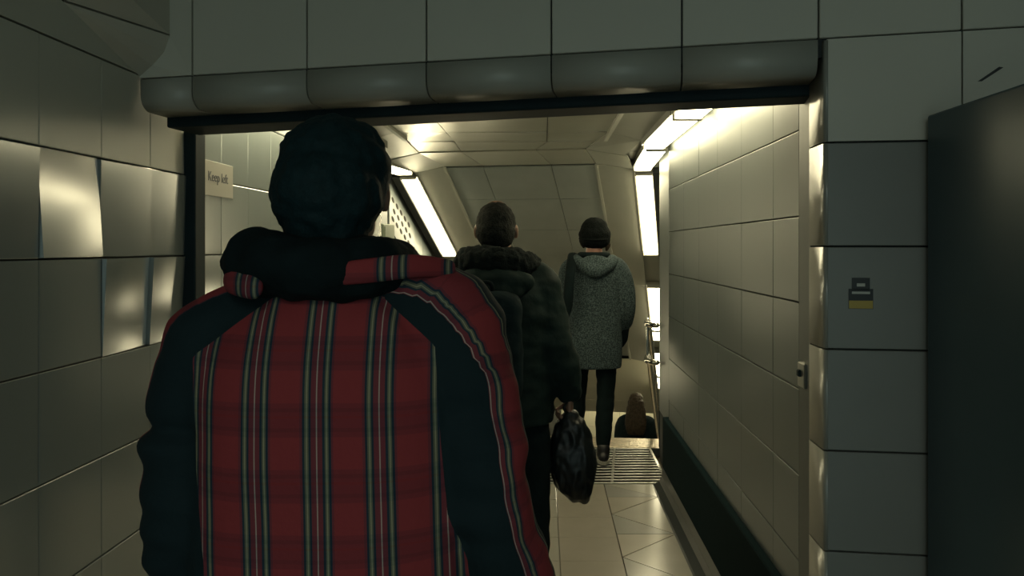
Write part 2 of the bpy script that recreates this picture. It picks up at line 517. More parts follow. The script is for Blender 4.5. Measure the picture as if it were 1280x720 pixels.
# splayed pieces in the upper left corner
P2 = Vector((XL, 2.315, 1.992)); P1 = Vector((XL, 1.95, 2.095)); P3 = lp(0.094, 0.0, 2.103)
P1u = Vector((XL, -0.24, 2.62)) ; P3u = lp(0.094, 0.0, 2.64)
cv = [P2, LO + LA * 0.045 + Vector((0, -0.01, 2.02)), LO + LA * 0.078 + Vector((0, -0.004, 2.058)), P3]
bm = bmesh.new(); prism(bm, [P1] + [Vector(p) for p in cv], Vector((-0.02, 0.03, 0.02)))
obj('splay_panel', bm, 'enamel_matt_lit', wf)
bm = bmesh.new(); 
prism(bm, [P1 + Vector((0.0, 0, 0.006)), P3 + Vector((0, 0, 0.005)), P3u, P1u], Vector((-0.02, 0.03, 0.03)))
obj('splay_panel', bm, 'enamel_matt_lit', wf)

bm = bmesh.new(); prism(bm, [lp(0.0, 0, 1.987), lp(0.161, 0, 1.987), lp(0.161, 0, 2.64), P3u] + [Vector(p) for p in cv[::-1]], LB * 0.015)
obj('wall_panel', bm, 'enamel_matt_lit', wf)

# ---- dark steel frame of the flood door
fr = struct(empty('trim_1', (XL, 2.45, 0)), 'dark steel flood door frame lining the opening', 'door frame')
def child(name, bm, m, parent, smooth=False):
    """geometry given in world space, parented without moving"""
    me = bm_mesh(bm, name)
    o = link(name, me, m, parent, smooth=smooth)
    me.transform(parent.matrix_basis.inverted())
    return o
bm = bmesh.new()
hexa(bm, [lp(0, 0.127, 1.862), lp(1.92, 0.127, 1.862), lp(1.95, 0.26, 1.862), lp(0, 0.30, 1.862),
          lp(0, 0.127, 1.98), lp(1.92, 0.127, 1.98), lp(1.95, 0.26, 1.98), lp(0, 0.30, 1.98)])
bevel(bm, 0.006, 2); child('frame_head', bm, 'dark_steel', fr)
bm = bmesh.new(); bx(bm, XL - 0.01, XL + 0.037, 2.60, 2.68, 0, 1.875); bevel(bm, 0.005, 2); child('frame_jamb', bm, 'dark_steel', fr)
bm = bmesh.new()
prism(bm, [(0.724, 2.175, 0), (0.85, 2.175, 0), (0.85, 2.41, 0), (0.768, 2.41, 0)], (0, 0, 1.93))
bevel(bm, 0.004, 2); child('frame_jamb', bm, 'jamb_steel', fr)
bm = bmesh.new(); bx(bm, 0.728, 0.757, 2.24, 2.30, 1.10, 1.17); bevel(bm, 0.003, 1); child('lock_plate', bm, 'brushed_steel', fr)
bm = bmesh.new(); bx(bm, 0.720, 0.757, 2.265, 2.285, 1.13, 1.15); bevel(bm, 0.003, 1); child('latch', bm, 'dark_steel', fr)

# ---- wall_right through the doorway, then it turns with the stairs
bm = bmesh.new()
bx(bm, XR + 0.014, XR + 0.10, 2.415, 4.95, 0.0, 2.2)
prism(bm, [(0.832, 4.945, -0.3), (0.95, 4.945, -0.3), sp(1.26, -0.34, -0.3), sp(1.13, -0.34, -0.3)], (0, 0, 2.5))
wr = struct(obj('wall_right', bm, 'grout'), 'cream enamel panelled wall on the right beyond the doorway', 'wall')
usR = [2.415, 2.69, 3.12, 3.55, 3.98, 4.41, 4.93]
vsR = [0.43, 0.55, 0.81, 1.07, 1.331, 1.59, 1.85, 2.19]
tiles('wall_tile', wr, (XR + 0.014, 0, 0), (0, -1, 0), (0, 0, 1), [-y for y in usR[::-1]], vsR, gap=0.0035, jit=0.2, gapu=0.0012, c=0.002)
# rounded end of the wall
bm = bmesh.new()
pr = [Vector((XR + 0.06 - 0.06 * math.cos(q), 4.935 + 0.06 * math.sin(q), 0.43)) for q in [0.2244 * k for k in range(8)]] + [Vector((XR + 0.06, 4.935, 0.43))]
prism(bm, pr, (0, 0, 1.76))
o = obj('corner_tile', bm, 'enamel', wr)
for p in o.data.polygons:
    if abs(p.normal.z) < 0.5: p.use_smooth = True
bm = bmesh.new(); prism(bm, [(0.829, 4.96, 0.30), (0.833, 4.96, 0.30), sp(1.131, -0.345, 0.30), sp(1.127, -0.345, 0.30)], (0, 0, 1.88)); obj('wall_panel', bm, 'enamel', wr)
bm = bmesh.new(); prism(bm, [(0.822, 4.96, 0.0), (0.833, 4.96, 0.0), sp(1.131, -0.2, 0.0), sp(1.115, -0.2, 0.0)], (0, 0, 0.30)); obj('skirting_return', bm, 'skirting', wr)
# coved dark skirting
def skirt(x, d, y0, y1, h, name, lab):
    bm = bmesh.new()
    pr = [(x + d * 0.09, h), (x - d * 0.022, h), (x - d * 0.026, h - 0.006), (x - d * 0.026, 0.115), (x + d * 0.09, 0.115)]
    prism(bm, [(a, y0, z) for a, z in pr], (0, y1 - y0, 0))
    o = struct(obj(name, bm, 'skirting'), lab, 'skirting')
    bm = bmesh.new()
    pr = [(x + d * 0.09, 0.113), (x - d * 0.026, 0.113), (x - d * 0.032, 0.06), (x - d * 0.047, 0.028), (x - d * 0.085, 0.008), (x - d * 0.092, 0.0), (x + d * 0.09, 0)]
    prism(bm, [(a, y0, z) for a, z in pr], (0, y1 - y0, 0))
    obj('cove_toe', bm, 'skirting_gloss', o)
    return o
skirt(XR, 1, 2.415, 5.02, 0.43, 'baseboard_right', 'tall dark coved skirting along the right wall')

# ---- stair shaft side walls
def shaft_wall(u, sgn, name, lab, v0, v1):
    bm = bmesh.new()
    a, b = sp(u, v0, 0), sp(u, v1, 0)
    off = SU * (0.12 * sgn)
    zt0, zt1 = 2.22, 2.22
    va = [(v0, -0.3, 2.22), (0.0, -0.3, 2.22), (5.3, -3.3, -0.72), (v1, -3.3, -0.72)]
    for (p, pb, pt), (q, qb, qt) in zip(va[:-1], va[1:]):
        A, B = sp(u + sgn * 0.014, p, 0), sp(u + sgn * 0.014, q, 0)
        z = Vector((0, 0, 1))
        hexa(bm, [A + z * pb, B + z * qb, B + off + z * qb, A + off + z * pb,
                  A + z * pt, B + z * qt, B + off + z * qt, A + off + z * pt])
    w = struct(obj(name, bm, 'grout'), lab, 'wall')
    return w
wsl = shaft_wall(-1.11, -1, 'wall_stair_left', 'cream panelled wall down the left of the stairs', -0.75, 9.0)
wsr = shaft_wall(1.13, 1, 'wall_stair_right', 'cream panelled wall down the right of the stairs', -0.35, 9.0)
def slope_tiles(w, u, sgn, v0):
    """sheared panels following the stairs"""
    n = int((5.3 - 0.0) / 0.44)
    z = Vector((0, 0, 1))
    for i in range(-2, n + 1):
        va, vb = i * 0.44 + 0.003, (i + 1) * 0.44 - 0.003
        va = max(va, v0)
        if vb <= va: continue
        ja = -TAN * max(va, 0); jb = -TAN * max(vb, 0)
        for k in range(7):
            h0, h1 = 0.30 + k * 0.262 + 0.003, 0.30 + (k + 1) * 0.262 - 0.003
            if k == 6: h1 = 2.12
            pts = [sp(u, va, ja + h0), sp(u, vb, jb + h0), sp(u, vb, jb + h1), sp(u, va, ja + h1)]
            bm = bmesh.new(); prism(bm, pts, SU * (0.014 * sgn)); obj('wall_tile', bm, 'enamel', w)
slope_tiles(wsl, -1.11, -1, -0.7)
slope_tiles(wsr, 1.13, 1, -0.35)
# return of the left wall where the shaft widens
bm = bmesh.new(); bx(bm, -1.45, XL - 0.016, 5.60, 5.74, 0.0, 2.2)
struct(obj('trim_2', bm, 'enamel'), 'narrow return where the left wall widens to the stairs', 'wall end')

# ---- floor
bm = bmesh.new()
prism(bm, [(-1.5, -2.4, -0.02), (2.0, -2.4, -0.02), (2.0, 5.055, -0.02), (-1.5, 5.055, -0.02)], (0, 0, -0.16))
prism(bm, [(-1.5, 5.055, -0.07), (2.0, 5.055, -0.07), (2.0, 6.10, -0.07), (-1.5, 6.30, -0.07)], (0, 0, -0.11))
fl = struct(obj('floor', bm, 'floor_grout'), 'cream and tan tiled passage floor', 'floor')
ys = [5.055 - 0.3095 * k for k in range(24)][::-1]
xsf = [0.378 - 0.302 * k for k in range(0, 6)][::-1]
nt_ = 0
for i in range(len(xsf) - 1):
    for j in range(len(ys) - 1):
        if ys[j] < 0.3: continue
        o = bpy.data.objects.new('floor_tile', tile_mesh(0.302 - 0.004, 0.3095 - 0.004, 0.02, 0.002, ('floor_tile', 'floor_tile_warm', 'floor_tile')[(i * 7 + j * 3) % 3]))
        C.objects.link(o); o.parent = fl
        o.location = ((xsf[i] + xsf[i + 1]) / 2, (ys[j] + ys[j + 1]) / 2, -0.02)
        o.rotation_euler = (random.uniform(-.002, .002), random.uniform(-.002, .002), 0)
# border of triangles by the right wall
def tri(pts, m):
    c = sum((Vector(p) for p in pts), Vector((0, 0))) / 3
    q = [c + (Vector(p) - c) * 0.975 for p in pts]
    bm = bmesh.new(); prism(bm, [(p.x, p.y, -0.02) for p in q], (0, 0, 0.02)); obj('floor_tile', bm, m, fl)
x0, x1 = 0.378, 0.685
for k in range(8):
    ya = 5.10 - 0.619 * k; yc = ya - 0.3095 * 2
    if k == 0: tri([(x0, 5.05), (x1, 5.05), (x1, ya - 0.3095)], 'floor_tile'); tri([(x0, 5.05), (x0, ya - .3095), (x1, ya - .3095)], 'floor_tile_grey')
    else:
        tri([(x0, ya), (x1, ya + 0.3095), (x1, ya - 0.3095)], 'floor_tile')
        tri([(x0, ya), (x0, ya - 0.3095), (x1, ya - 0.3095)], 'floor_tile_grey')
    tri([(x0, ya - 0.3095), (x1, ya - 0.3095), (x0, ya - 0.619)], 'floor_tile_warm')
# floor of the near passage outside the tile field
bm = bmesh.new(); bx(bm, 0.69, 2.0, -2.4, 1.9, -0.02, 0.0); obj('floor_slab', bm, 'floor_tile_grey', fl)
bm = bmesh.new(); bx(bm, -1.2, 0.69, -2.4, 0.40, -0.02, 0.0); obj('floor_slab', bm, 'floor_tile', fl)

# ---- steel grating in front of the stairs
gr = tag(empty('floor_grating', (-0.2, 5.5, 0)), 'ribbed steel floor grating at the head of the stairs', 'grating')
bm = bmesh.new(); bx(bm, -1.16, 0.80, 5.06, 5.95, -0.069, -0.064); child('pan', bm, 'pit', gr)
nb = 14
for k in range(nb):
    y = 5.075 + (5.95 - 5.10) * k / (nb - 1)
    bm = bmesh.new(); bx(bm, -1.15, 0.79, y, y + 0.022, -0.009, 0.0); bevel(bm, 0.002, 1); child('bar', bm, 'grating', gr)
for xa, xb in ((0.43, 0.525), (-0.35, -0.30), (0.785, 0.785), (-1.155, -1.14)):  # first one stands in for a skewed streak of reflected light
    bm = bmesh.new()
    prism(bm, [(xa - .008, 5.07, -0.05), (xa + .008, 5.07, -0.05), (xb + .008, 5.955, -0.05), (xb - .008, 5.955, -0.05)], (0, 0, 0.0515)); child('divider_streak', bm, 'brushed_steel', gr)
# worn metal nosing
bm = bmesh.new()
prism(bm, [(-1.32, 6.05, -0.05), (0.86, 5.955, -0.05), (0.90, 6.23, -0.05), (-1.32, 6.50, -0.05)], (0, 0, 0.052))
bevel(bm, 0.006, 2)
struct(obj('trim_3', bm, 'nosing'), 'worn bright metal nosing along the top stair', 'stair nosing')
# floor wedge between grating and nosing
bm = bmesh.new(); prism(bm, [(-1.32, 5.94, -0.06), (0.88, 5.94, -0.06), (0.86, 5.96, -0.06), (-1.32, 6.06, -0.06)], (0, 0, 0.058)); obj('threshold', bm, 'jamb_steel', fl)

# ---- stairs
st = struct(empty('staircase', sp(0, 0, 0)), 'concrete stairs going down beyond the grating', 'stairs')
for k in range(18):
    va = 0.13 + 0.29 * k; z = -0.1667 * (k + 1)
    bm = bmesh.new()
    p = [sp(-1.12, va - 0.02, z - 0.2), sp(1.14, va - 0.02, z - 0.2), sp(1.14, va + 0.30, z - 0.2), sp(-1.12, va + 0.30, z - 0.2)]
    prism(bm, p, (0, 0, 0.2)); so = child('step', bm, 'step_concrete', st)
    bm = bmesh.new()
    prism(bm, [sp(-1.12, va + 0.235, z), sp(1.14, va + 0.235, z), sp(1.14, va + 0.30, z), sp(-1.12, va + 0.30, z)], (0, 0, 0.004))
    me = bm_mesh(bm, 'step_edge'); me.transform(st.matrix_basis.inverted()); link('step_edge', me, 'nosing', so)
# fill under the nosing
bm = bmesh.new(); prism(bm, [(-1.32, 6.05, -0.4), (0.92, 6.0, -0.4), (0.94, 6.22, -0.4), (-1.30, 6.60, -0.4)], (0, 0, 0.345)); child('riser', bm, 'step_concrete', st)
# landing at the foot
bm = bmesh.new(); prism(bm, [sp(-1.5, 5.2, -3.01), sp(1.5, 5.2, -3.01), sp(1.5, 9.2, -3.01), sp(-1.5, 9.2, -3.01)], (0, 0, -0.1))
struct(obj('floor_landing', bm, 'floor_tile_grey'), 'floor of the landing at the foot of the stairs', 'floor')
bm = bmesh.new(); prism(bm, [sp(-1.5, 9.0, -3.1), sp(1.5, 9.0, -3.1), sp(1.5, 9.0, -0.6), sp(-1.5, 9.0, -0.6)], SV * 0.1)
wb = struct(obj('wall_back', bm, 'grout'), 'pale panelled wall facing the foot of the stairs', 'wall')
tiles('wall_tile', wb, sp(0, 9.0, 0), SU, (0, 0, 1), [-1.4 + 0.35 * k for k in range(9)], [-3.0 + 0.35 * k for k in range(7)], m='wall_pale')
bm = bmesh.new(); prism(bm, [sp(-1.5, 5.3, -0.72), sp(1.5, 5.3, -0.72), sp(1.5, 9.2, -0.72), sp(-1.5, 9.2, -0.72)], (0, 0, 0.08))
struct(obj('ceiling_landing', bm, 'cove'), 'ceiling over the landing at the foot of the stairs', 'ceiling')

# ---- ceilings
bm = bmesh.new()
bx(bm, XL - 0.2, XR + 0.12, 2.42, 5.9, 2.235, 2.30)
prism(bm, [sp(-1.25, -0.9, 2.235), sp(1.25, -0.5, 2.235), sp(1.25, 0.05, 2.235), sp(-1.25, 0.05, 2.235)], (0, 0, 0.065))
prism(bm, [sp(-1.25, 0.0, 2.235), sp(1.25, 0.0, 2.235), sp(1.25, 5.35, 2.235 - TAN * 5.35), sp(-1.25, 5.35, 2.235 - TAN * 5.35)], (0, 0, 0.065))
ce = struct(obj('ceiling', bm, 'grout'), 'glossy metal panelled ceiling that slopes down over the stairs', 'ceiling')
def panel(name, pts, m, parent, th=0.012, shrink=0.0035, bev=0.0):
    pts = [Vector(p) for p in pts]
    c = sum(pts, Vector()) / len(pts)
    q = [p + (c - p).normalized() * shrink for p in pts]
    n = (q[1] - q[0]).cross(q[2] - q[0]).normalized()
    if n.z < 0: n = -n
    bm = bmesh.new(); prism(bm, q, n * th)
    return obj(name, bm, m, parent)
# flat panels: three columns, rows unevenly pressed
cx = [-0.90, -0.60, 0.02, 0.40]
cy = [2.55, 3.15, 3.75, 4.35, 4.90, 5.35]
for i in range(3):
    for j in range(5):
        z = [2.20 + random.uniform(-0.004, 0.006) for _ in range(4)]
        panel('ceiling_panel', [(cx[i], cy[j], z[0]), (cx[i + 1], cy[j], z[1]), (cx[i + 1], cy[j + 1], z[2]), (cx[i], cy[j + 1], z[3])], 'ceiling_metal', ce)
for i, (ua, ub) in enumerate(((-0.66, -0.30), (-0.30, 0.26), (0.26, 0.62))):
    panel('ceiling_panel', [(cx[i], 5.36, 2.20), (cx[i + 1], 5.36, 2.20), sp(ub, -0.62, 2.198), sp(ua, -0.62, 2.198)], 'ceiling_metal', ce)
    panel('ceiling_panel', [sp(ua, -0.60, 2.19), sp(ub, -0.60, 2.19), sp(ub, -0.0, 2.15), sp(ua, -0.0, 2.15)], 'ceiling_metal', ce)
# sloping soffit
sl = [0.02, 0.43, 0.87, 1.30, 1.74, 2.18, 2.62, 3.06, 3.5]
for j in range(len(sl) - 1):
    for ua, ub in ((-0.62, -0.30), (-0.30, 0.26), (0.26, 0.62)):
        dz = 0.035 if j >= 3 else 0.0
        za, zb = 2.15 - TAN * sl[j] + dz, 2.15 - TAN * sl[j + 1] + dz
        panel('soffit_panel', [sp(ua, sl[j], za), sp(ub, sl[j], za), sp(ub, sl[j + 1], zb), sp(ua, sl[j + 1], zb)], 'soffit', ce)
for j in range(4):
    a, b = 3.52 + 0.44 * j, 3.52 + 0.44 * (j + 1)
    for ua, ub in ((-1.05, -0.30), (-0.30, 0.26), (0.26, 1.05)):
        panel('soffit_panel', [sp(ua, a, 2.15 - TAN * a), sp(ub, a, 2.15 - TAN * a), sp(ub, b, 2.15 - TAN * b), sp(ua, b, 2.15 - TAN * b)], 'wall_pale', ce)  # paler than the soffit above, lamp light put into the colour
# slanted coves either side
for sgn, ui, uo in ((-1, 0.62, 0.875), (1, 0.62, 0.915)):
    i_, o_ = sgn * ui, sgn * uo
    panel('cove_panel', [sp(i_, -0.60, 2.19), sp(o_, -0.60, 2.135), sp(o_, 0, 2.10), sp(i_, 0, 2.15)], 'cove', ce, th=0.01)
    for a, b in ((0.0, 1.74), (1.74, 3.5)):
        panel('cove_panel', [sp(i_, a, 2.15 - TAN * a), sp(o_, a, 2.10 - TAN * a), sp(o_, b, 2.10 - TAN * b), sp(i_, b, 2.15 - TAN * b)], 'cove', ce, th=0.01)
    # end plate of the cove
    bm = bmesh.new(); prism(bm, [sp(i_, 3.5, 2.15 - TAN * 3.5), sp(o_, 3.5, 2.10 - TAN * 3.5), sp(o_, 3.5, 2.20 - TAN * 3.5), sp(i_, 3.5, 2.20 - TAN * 3.5)], SV * 0.01); obj('cove_end', bm, 'cove', ce)
for xa, xb, sgn in ((-0.90, -1.10, -1), (0.40, 0.60, 1)):
    for a, b in ((2.55, 3.75), (3.75, 4.90)):
        panel('cove_panel', [(xa, a, 2.20), (xb, a, 2.15), (xb, b, 2.15), (xa, b, 2.20)], 'cove', ce, th=0.01)
    e2 = sp(sgn * 0.62, -0.62, 2.19); e1 = sp(sgn * 0.90, -0.62, 2.14)
    panel('cove_panel', [(xa, 4.90, 2.20), (xb, 4.90, 2.15), e1, e2], 'cove', ce, th=0.01)
# plain strips above the lamps
panel('ceiling_strip', [(0.585, 2.55, 2.172), (0.80, 2.55, 2.172), (0.80, 4.90, 2.172), (0.585, 4.90, 2.172)], 'cove', ce)
panel('ceiling_strip', [(0.585, 4.90, 2.172), (0.86, 4.90, 2.172), sp(1.16, -0.60, 2.172), sp(0.88, -0.60, 2.172)], 'cove', ce)
panel('ceiling_strip', [(-1.19, 2.55, 2.172), (-1.08, 2.55, 2.172), (-1.08, 4.90, 2.172), (-1.19, 4.90, 2.172)], 'cove', ce)
panel('ceiling_strip', [(-1.30, 4.90, 2.172), (-1.08, 4.90, 2.172), sp(-0.86, -0.60, 2.172), sp(-1.14, -0.60, 2.172)], 'cove', ce)
for a, b in ((0.87, 1.14), (-1.13, -0.85)):
    panel('ceiling_strip', [sp(a, -0.60, 2.170), sp(b, -0.60, 2.170), sp(b, 0.0, 2.150), sp(a, 0.0, 2.150)], 'cove', ce)
    for va, vb in ((0.0, 1.74), (1.74, 3.5)):
        panel('ceiling_strip', [sp(a, va, 2.150 - TAN * va), sp(b, va, 2.150 - TAN * va), sp(b, vb, 2.150 - TAN * vb), sp(a, vb, 2.150 - TAN * vb)], 'cove', ce)
# raised lips along the centre panels
for pa, pb in (((-0.90, 2.55, 2.197), (-0.90, 5.2, 2.197)), ((0.40, 2.55, 2.197), (0.40, 5.2, 2.197))):
    bm = bmesh.new(); bx(bm, pa[0] - 0.012, pa[0] + 0.012, pa[1], pb[1], 2.183, 2.21); obj('ceiling_lip', bm, 'cove', ce)
for sgn in (-1, 1):
    bm = bmesh.new()
    a, b = sp(sgn * 0.62, 0.0, 2.15), sp(sgn * 0.62, 3.5, 2.15 - TAN * 3.5)
    prism(bm, [a - SU * 0.01, a + SU * 0.01, b + SU * 0.01, b - SU * 0.01], (0, 0, -0.014)); obj('ceiling_lip', bm, 'cove', ce)

# ceiling of the near passage, above the frame
bm = bmesh.new(); bx(bm, -1.4, 2.0, -2.4, 2.5, 2.60, 2.70)
struct(obj('ceiling_near', bm, 'enamel_matt_lit'), 'plain pale ceiling over the near passage', 'ceiling')
bm = bmesh.new(); bx(bm, 1.75, 1.9, -2.4, 2.0, 0, 2.62)
struct(obj('wall_near_right', bm, 'enamel_grey'), 'pale wall behind the open steel door', 'wall')

# ------------------------------------------------------------------ strip lights
def strip_light(p0, p1, label, w=0.125, side=1, channel=True, m='diffuser', drop=0.035):
    p0, p1 = Vector(p0), Vector(p1)
    c = (p0 + p1) / 2
    t = (p1 - p0).normalized()
    L = (p1 - p0).length
    s = t.cross(Vector((0, 0, 1))).normalized()      # to the right of travel
    n = s.cross(t).normalized()                      # up
    e = empty('strip_light', c)
    e.rotation_euler = Matrix((s, t, n)).transposed().to_euler()
    def ch(name, bm, mm):
        me = bm_mesh(bm, name); return link(name, me, mm, e)
    bm = bmesh.new(); bx(bm, -w / 2 - 0.008, w / 2 + 0.008, -L / 2, L / 2, 0.0, 0.035); bevel(bm, 0.003, 1); ch('housing', bm, 'lamp_housing')
    bm = bmesh.new(); bx(bm, -w / 2 + 0.004, w / 2 - 0.004, -L / 2 + 0.018, L / 2 - 0.018, -drop, 0.002); bevel(bm, 0.010, 2); ch('diffuser', bm, m)
    for q in (-1, 1):
        bm = bmesh.new(); y = q * (L / 2 - 0.008); bx(bm, -w / 2 - 0.006, w / 2 + 0.006, y - 0.008, y + 0.008, -drop - 0.002, 0.03); bevel(bm, 0.003, 1); ch('end_cap', bm, 'lamp_housing')
    bm = bmesh.new(); bx(bm, -side * (w / 2 + 0.012) - 0.004, -side * (w / 2 + 0.012) + 0.004, -L / 2, L / 2, -0.012, 0.034); ch('reflector_edge', bm, 'brushed_steel')
    if channel:
        bm = bmesh.new(); x0, x1 = sorted((side * (w / 2 + 0.009), side * (w / 2 + 0.075))); bx(bm, x0, x1, -L / 2 - 0.02, L / 2 + 0.02, -0.03, 0.02); ch('cable_channel', bm, 'lamp_channel')
    tag(e, label, 'strip light', 'fluorescent strip lights of the stairs')
    return e
zl = 2.125
strip_light((0.67, 2.60, zl), (0.67, 3.72, zl), 'warm strip light over right wall just inside the doorway', channel=False)
strip_light((0.67, 3.74, zl), (0.67, 4.86, zl), 'warm strip light over right wall ending above its rounded corner', channel=False)
a = sp(1.0, -1.15, zl - .01); b = sp(1.0, -0.03, zl - .01)
strip_light((0.70, 4.95, zl), sp(0.985, -0.05, zl - .01), 'short level strip light joining the sloping one on the right', side=1, channel=False)
def slope_pts(u, a, b, z=2.105): return sp(u, a, z - TAN * a), sp(u, b, z - TAN * b)
strip_light(*slope_pts(0.99, 0.03, 1.15), 'sloping strip light high on the right of the stairs', side=1)
strip_light(*slope_pts(0.99, 1.70, 2.85), 'second sloping strip light lower on the right, above the handrail', side=1)
strip_light((-1.06, 2.72, zl), (-1.06, 3.84, zl), 'strip light over the left wall above the keep left sign', side=-1, channel=False)
strip_light((-1.06, 3.90, zl), (-1.06, 5.02, zl), 'strip light over the left wall behind the tartan jacket man', side=-1, channel=False)
strip_light(sp(-0.94, -0.95, zl), sp(-0.94, -0.05, zl - .01), 'short level strip light joining the sloping one on the left', side=-1)
strip_light(*slope_pts(-0.94, 0.03, 1.18), 'sloping strip light on the left beside the perforated panel', side=-1)
strip_light(*slope_pts(-0.94, 1.70, 2.85), 'sloping strip light low on the left behind the man with the carrier bag', side=-1)
strip_light(*slope_pts(0.99, 3.15, 4.2), 'third sloping strip light low on the right beside the handrail', side=1)
strip_light(*slope_pts(-0.94, 3.15, 4.2), 'lowest sloping strip light on the left of the stairs', side=-1)
strip_light(sp(-0.9, 8.72, -0.80), sp(1.0, 8.72, -0.80), 'strip light over the landing beside its far wall', side=1, channel=False)
strip_light(sp(-0.9, 8.25, -0.80), sp(1.0, 8.25, -0.80), 'added strip light brightening the landing, nearer the stairs', side=1, channel=False)  # extra lamp, added to brighten the far wall
rl = strip_light((-0.1, -2.1, 2.55), (-0.1, -0.8, 2.55), 'cool dim ceiling lamp in the passage behind the viewer', w=0.16, channel=False, m='rear_diffuser')

# ------------------------------------------------------------------ open steel door leaf
dl = struct(empty('door_1', (0.965, 1.99, 0)), 'dark steel flood door leaf standing open at the right', 'door')
bm = bmesh.new()
prism(bm, [(0.950, 1.985, 0.03), (0.955, 1.02, 0.03), (1.000, 1.02, 0.03), (0.995, 1.975, 0.03)], (0, 0, 1.795))
bevel(bm, 0.006, 2); child('leaf', bm, 'leaf_steel', dl)
for z in (0.35, 1.5):
    bm = bmesh.new(); tube(bm, [(1.0, 1.998, z - 0.06, 0.012), (1.0, 1.998, z + 0.06, 0.012)], seg=12, n=1, cap=False); child('hinge', bm, 'jamb_steel', dl)

# small pictogram sticker beside the opening
def wp(s, z, d=-0.001): return LO + LA * s + LN * (-d) + Vector((0, 0, z))
sk = tag(empty('notice_sticker', wp(2.0, 1.37)), 'small black and yellow notice sticker on the panel right of the doorway', 'sticker')
def plate(name, s0, s1, z0, z1, m, d=0.002):
    bm = bmesh.new(); prism(bm, [wp(s0, z0, 0.0), wp(s1, z0, 0.0), wp(s1, z1, 0.0), wp(s0, z1, 0.0)], LN * d); return child(name, bm, m, sk)
sc = 1.996
plate('backing', sc - 0.030, sc + 0.030, 1.341, 1.392, 'sticker_black', 0.0015)
plate('pictogram', sc - 0.022, sc + 0.022, 1.388, 1.420, 'sticker_black', 0.0015)
plate('yellow_band', sc - 0.029, sc + 0.029, 1.342, 1.362, 'sticker_yellow', 0.0025)
plate('white_line', sc - 0.022, sc + 0.022, 1.379, 1.385, 'sticker_white', 0.0025)
plate('white_line', sc - 0.010, sc + 0.010, 1.398, 1.406, 'sticker_white', 0.0025)

# scuff on the top right panel
bm = bmesh.new()
prism(bm, [wp(2.275, 1.912, 0), wp(2.285, 1.912, 0), wp(2.335, 1.945, 0), wp(2.325, 1.947, 0)], LN * 0.0015); obj('scuff_mark', bm, 'sticker_black', wf)

# keep left sign on the left wall
sg = tag(empty('keep_left_sign', (XL, 2.87, 1.74)), 'small pale sign reading Keep left on the left wall', 'sign')
bm = bmesh.new(); bx(bm, XL + 0.0005, XL + 0.004, 2.735, 3.0, 1.678, 1.80); bevel(bm, 0.001, 1); child('plate', bm, 'sign_plate', sg)
cu = bpy.data.curves.new('txt', 'FONT'); cu.body = 'Keep left'; cu.size = 0.048; cu.extrude = 0.0006
to = bpy.data.objects.new('txt', cu); C.objects.link(to)
bpy.context.view_layer.update()
me = bpy.data.meshes.new_from_object(to.evaluated_get(bpy.context.evaluated_depsgraph_get()))
bpy.data.objects.remove(to); bpy.data.curves.remove(cu)
me.name = 'lettering'; me.materials.clear()
# text x -> +Y, text y -> +Z, facing +X
me.transform(Matrix(((0, 0, 1, 0.0045), (1, 0, 0, -0.095), (0, 1, 0, -0.010), (0, 0, 0, 1))))
link('lettering', me, 'sign_ink', sg)

# perforated panel and small box on the left stair wall
pv = tag(empty('perforated_panel', sp(-1.105, 0.25, 1.75)), 'cream panel with rows of round holes on the left stair wall', 'vent panel')
def onw(v, z, d): return sp(-1.108 + d, v, z - TAN * max(v, 0) * 0.9)
bm = bmesh.new(); prism(bm, [onw(0.02, 1.66, 0), onw(0.62, 1.66, 0), onw(0.62, 2.02, 0), onw(0.02, 2.02, 0)], SU * 0.006); child('plate', bm, 'enamel', pv)
for i in range(5):
    for j in range(3):
        v = 0.10 + 0.095 * i + 0.03 * (j % 2); z = 1.78 + 0.08 * j
        c = onw(v, z, 0.0062)
        bm = bmesh.new()
        prism(bm, [c + SV * (0.030 * math.cos(q)) + Vector((0, 0, 0.021 * math.sin(q) - TAN * 0.9 * 0.030 * math.cos(q))) for q in [math.pi / 5 * k for k in range(10)]], SU * 0.001)
        child('hole', bm, 'hole_black', pv)
bx_ = tag(empty('junction_box', sp(-1.0, -0.35, 1.4)), 'small grey green box on the left wall behind the tartan man', 'box')
bm = bmesh.new(); prism(bm, [sp(-1.108, -0.24, 1.47), sp(-1.108, 0.0, 1.47), sp(-1.108, 0.0, 1.68), sp(-1.108, -0.24, 1.68)], SU * 0.06); bevel(bm, 0.006, 1); child('case', bm, 'green_box', bx_)
bm = bmesh.new(); prism(bm, [sp(-1.048, -0.22, 1.49), sp(-1.048, -0.02, 1.49), sp(-1.048, -0.02, 1.66), sp(-1.048, -0.22, 1.66)], SU * 0.006); child('lid', bm, 'green_box', bx_)

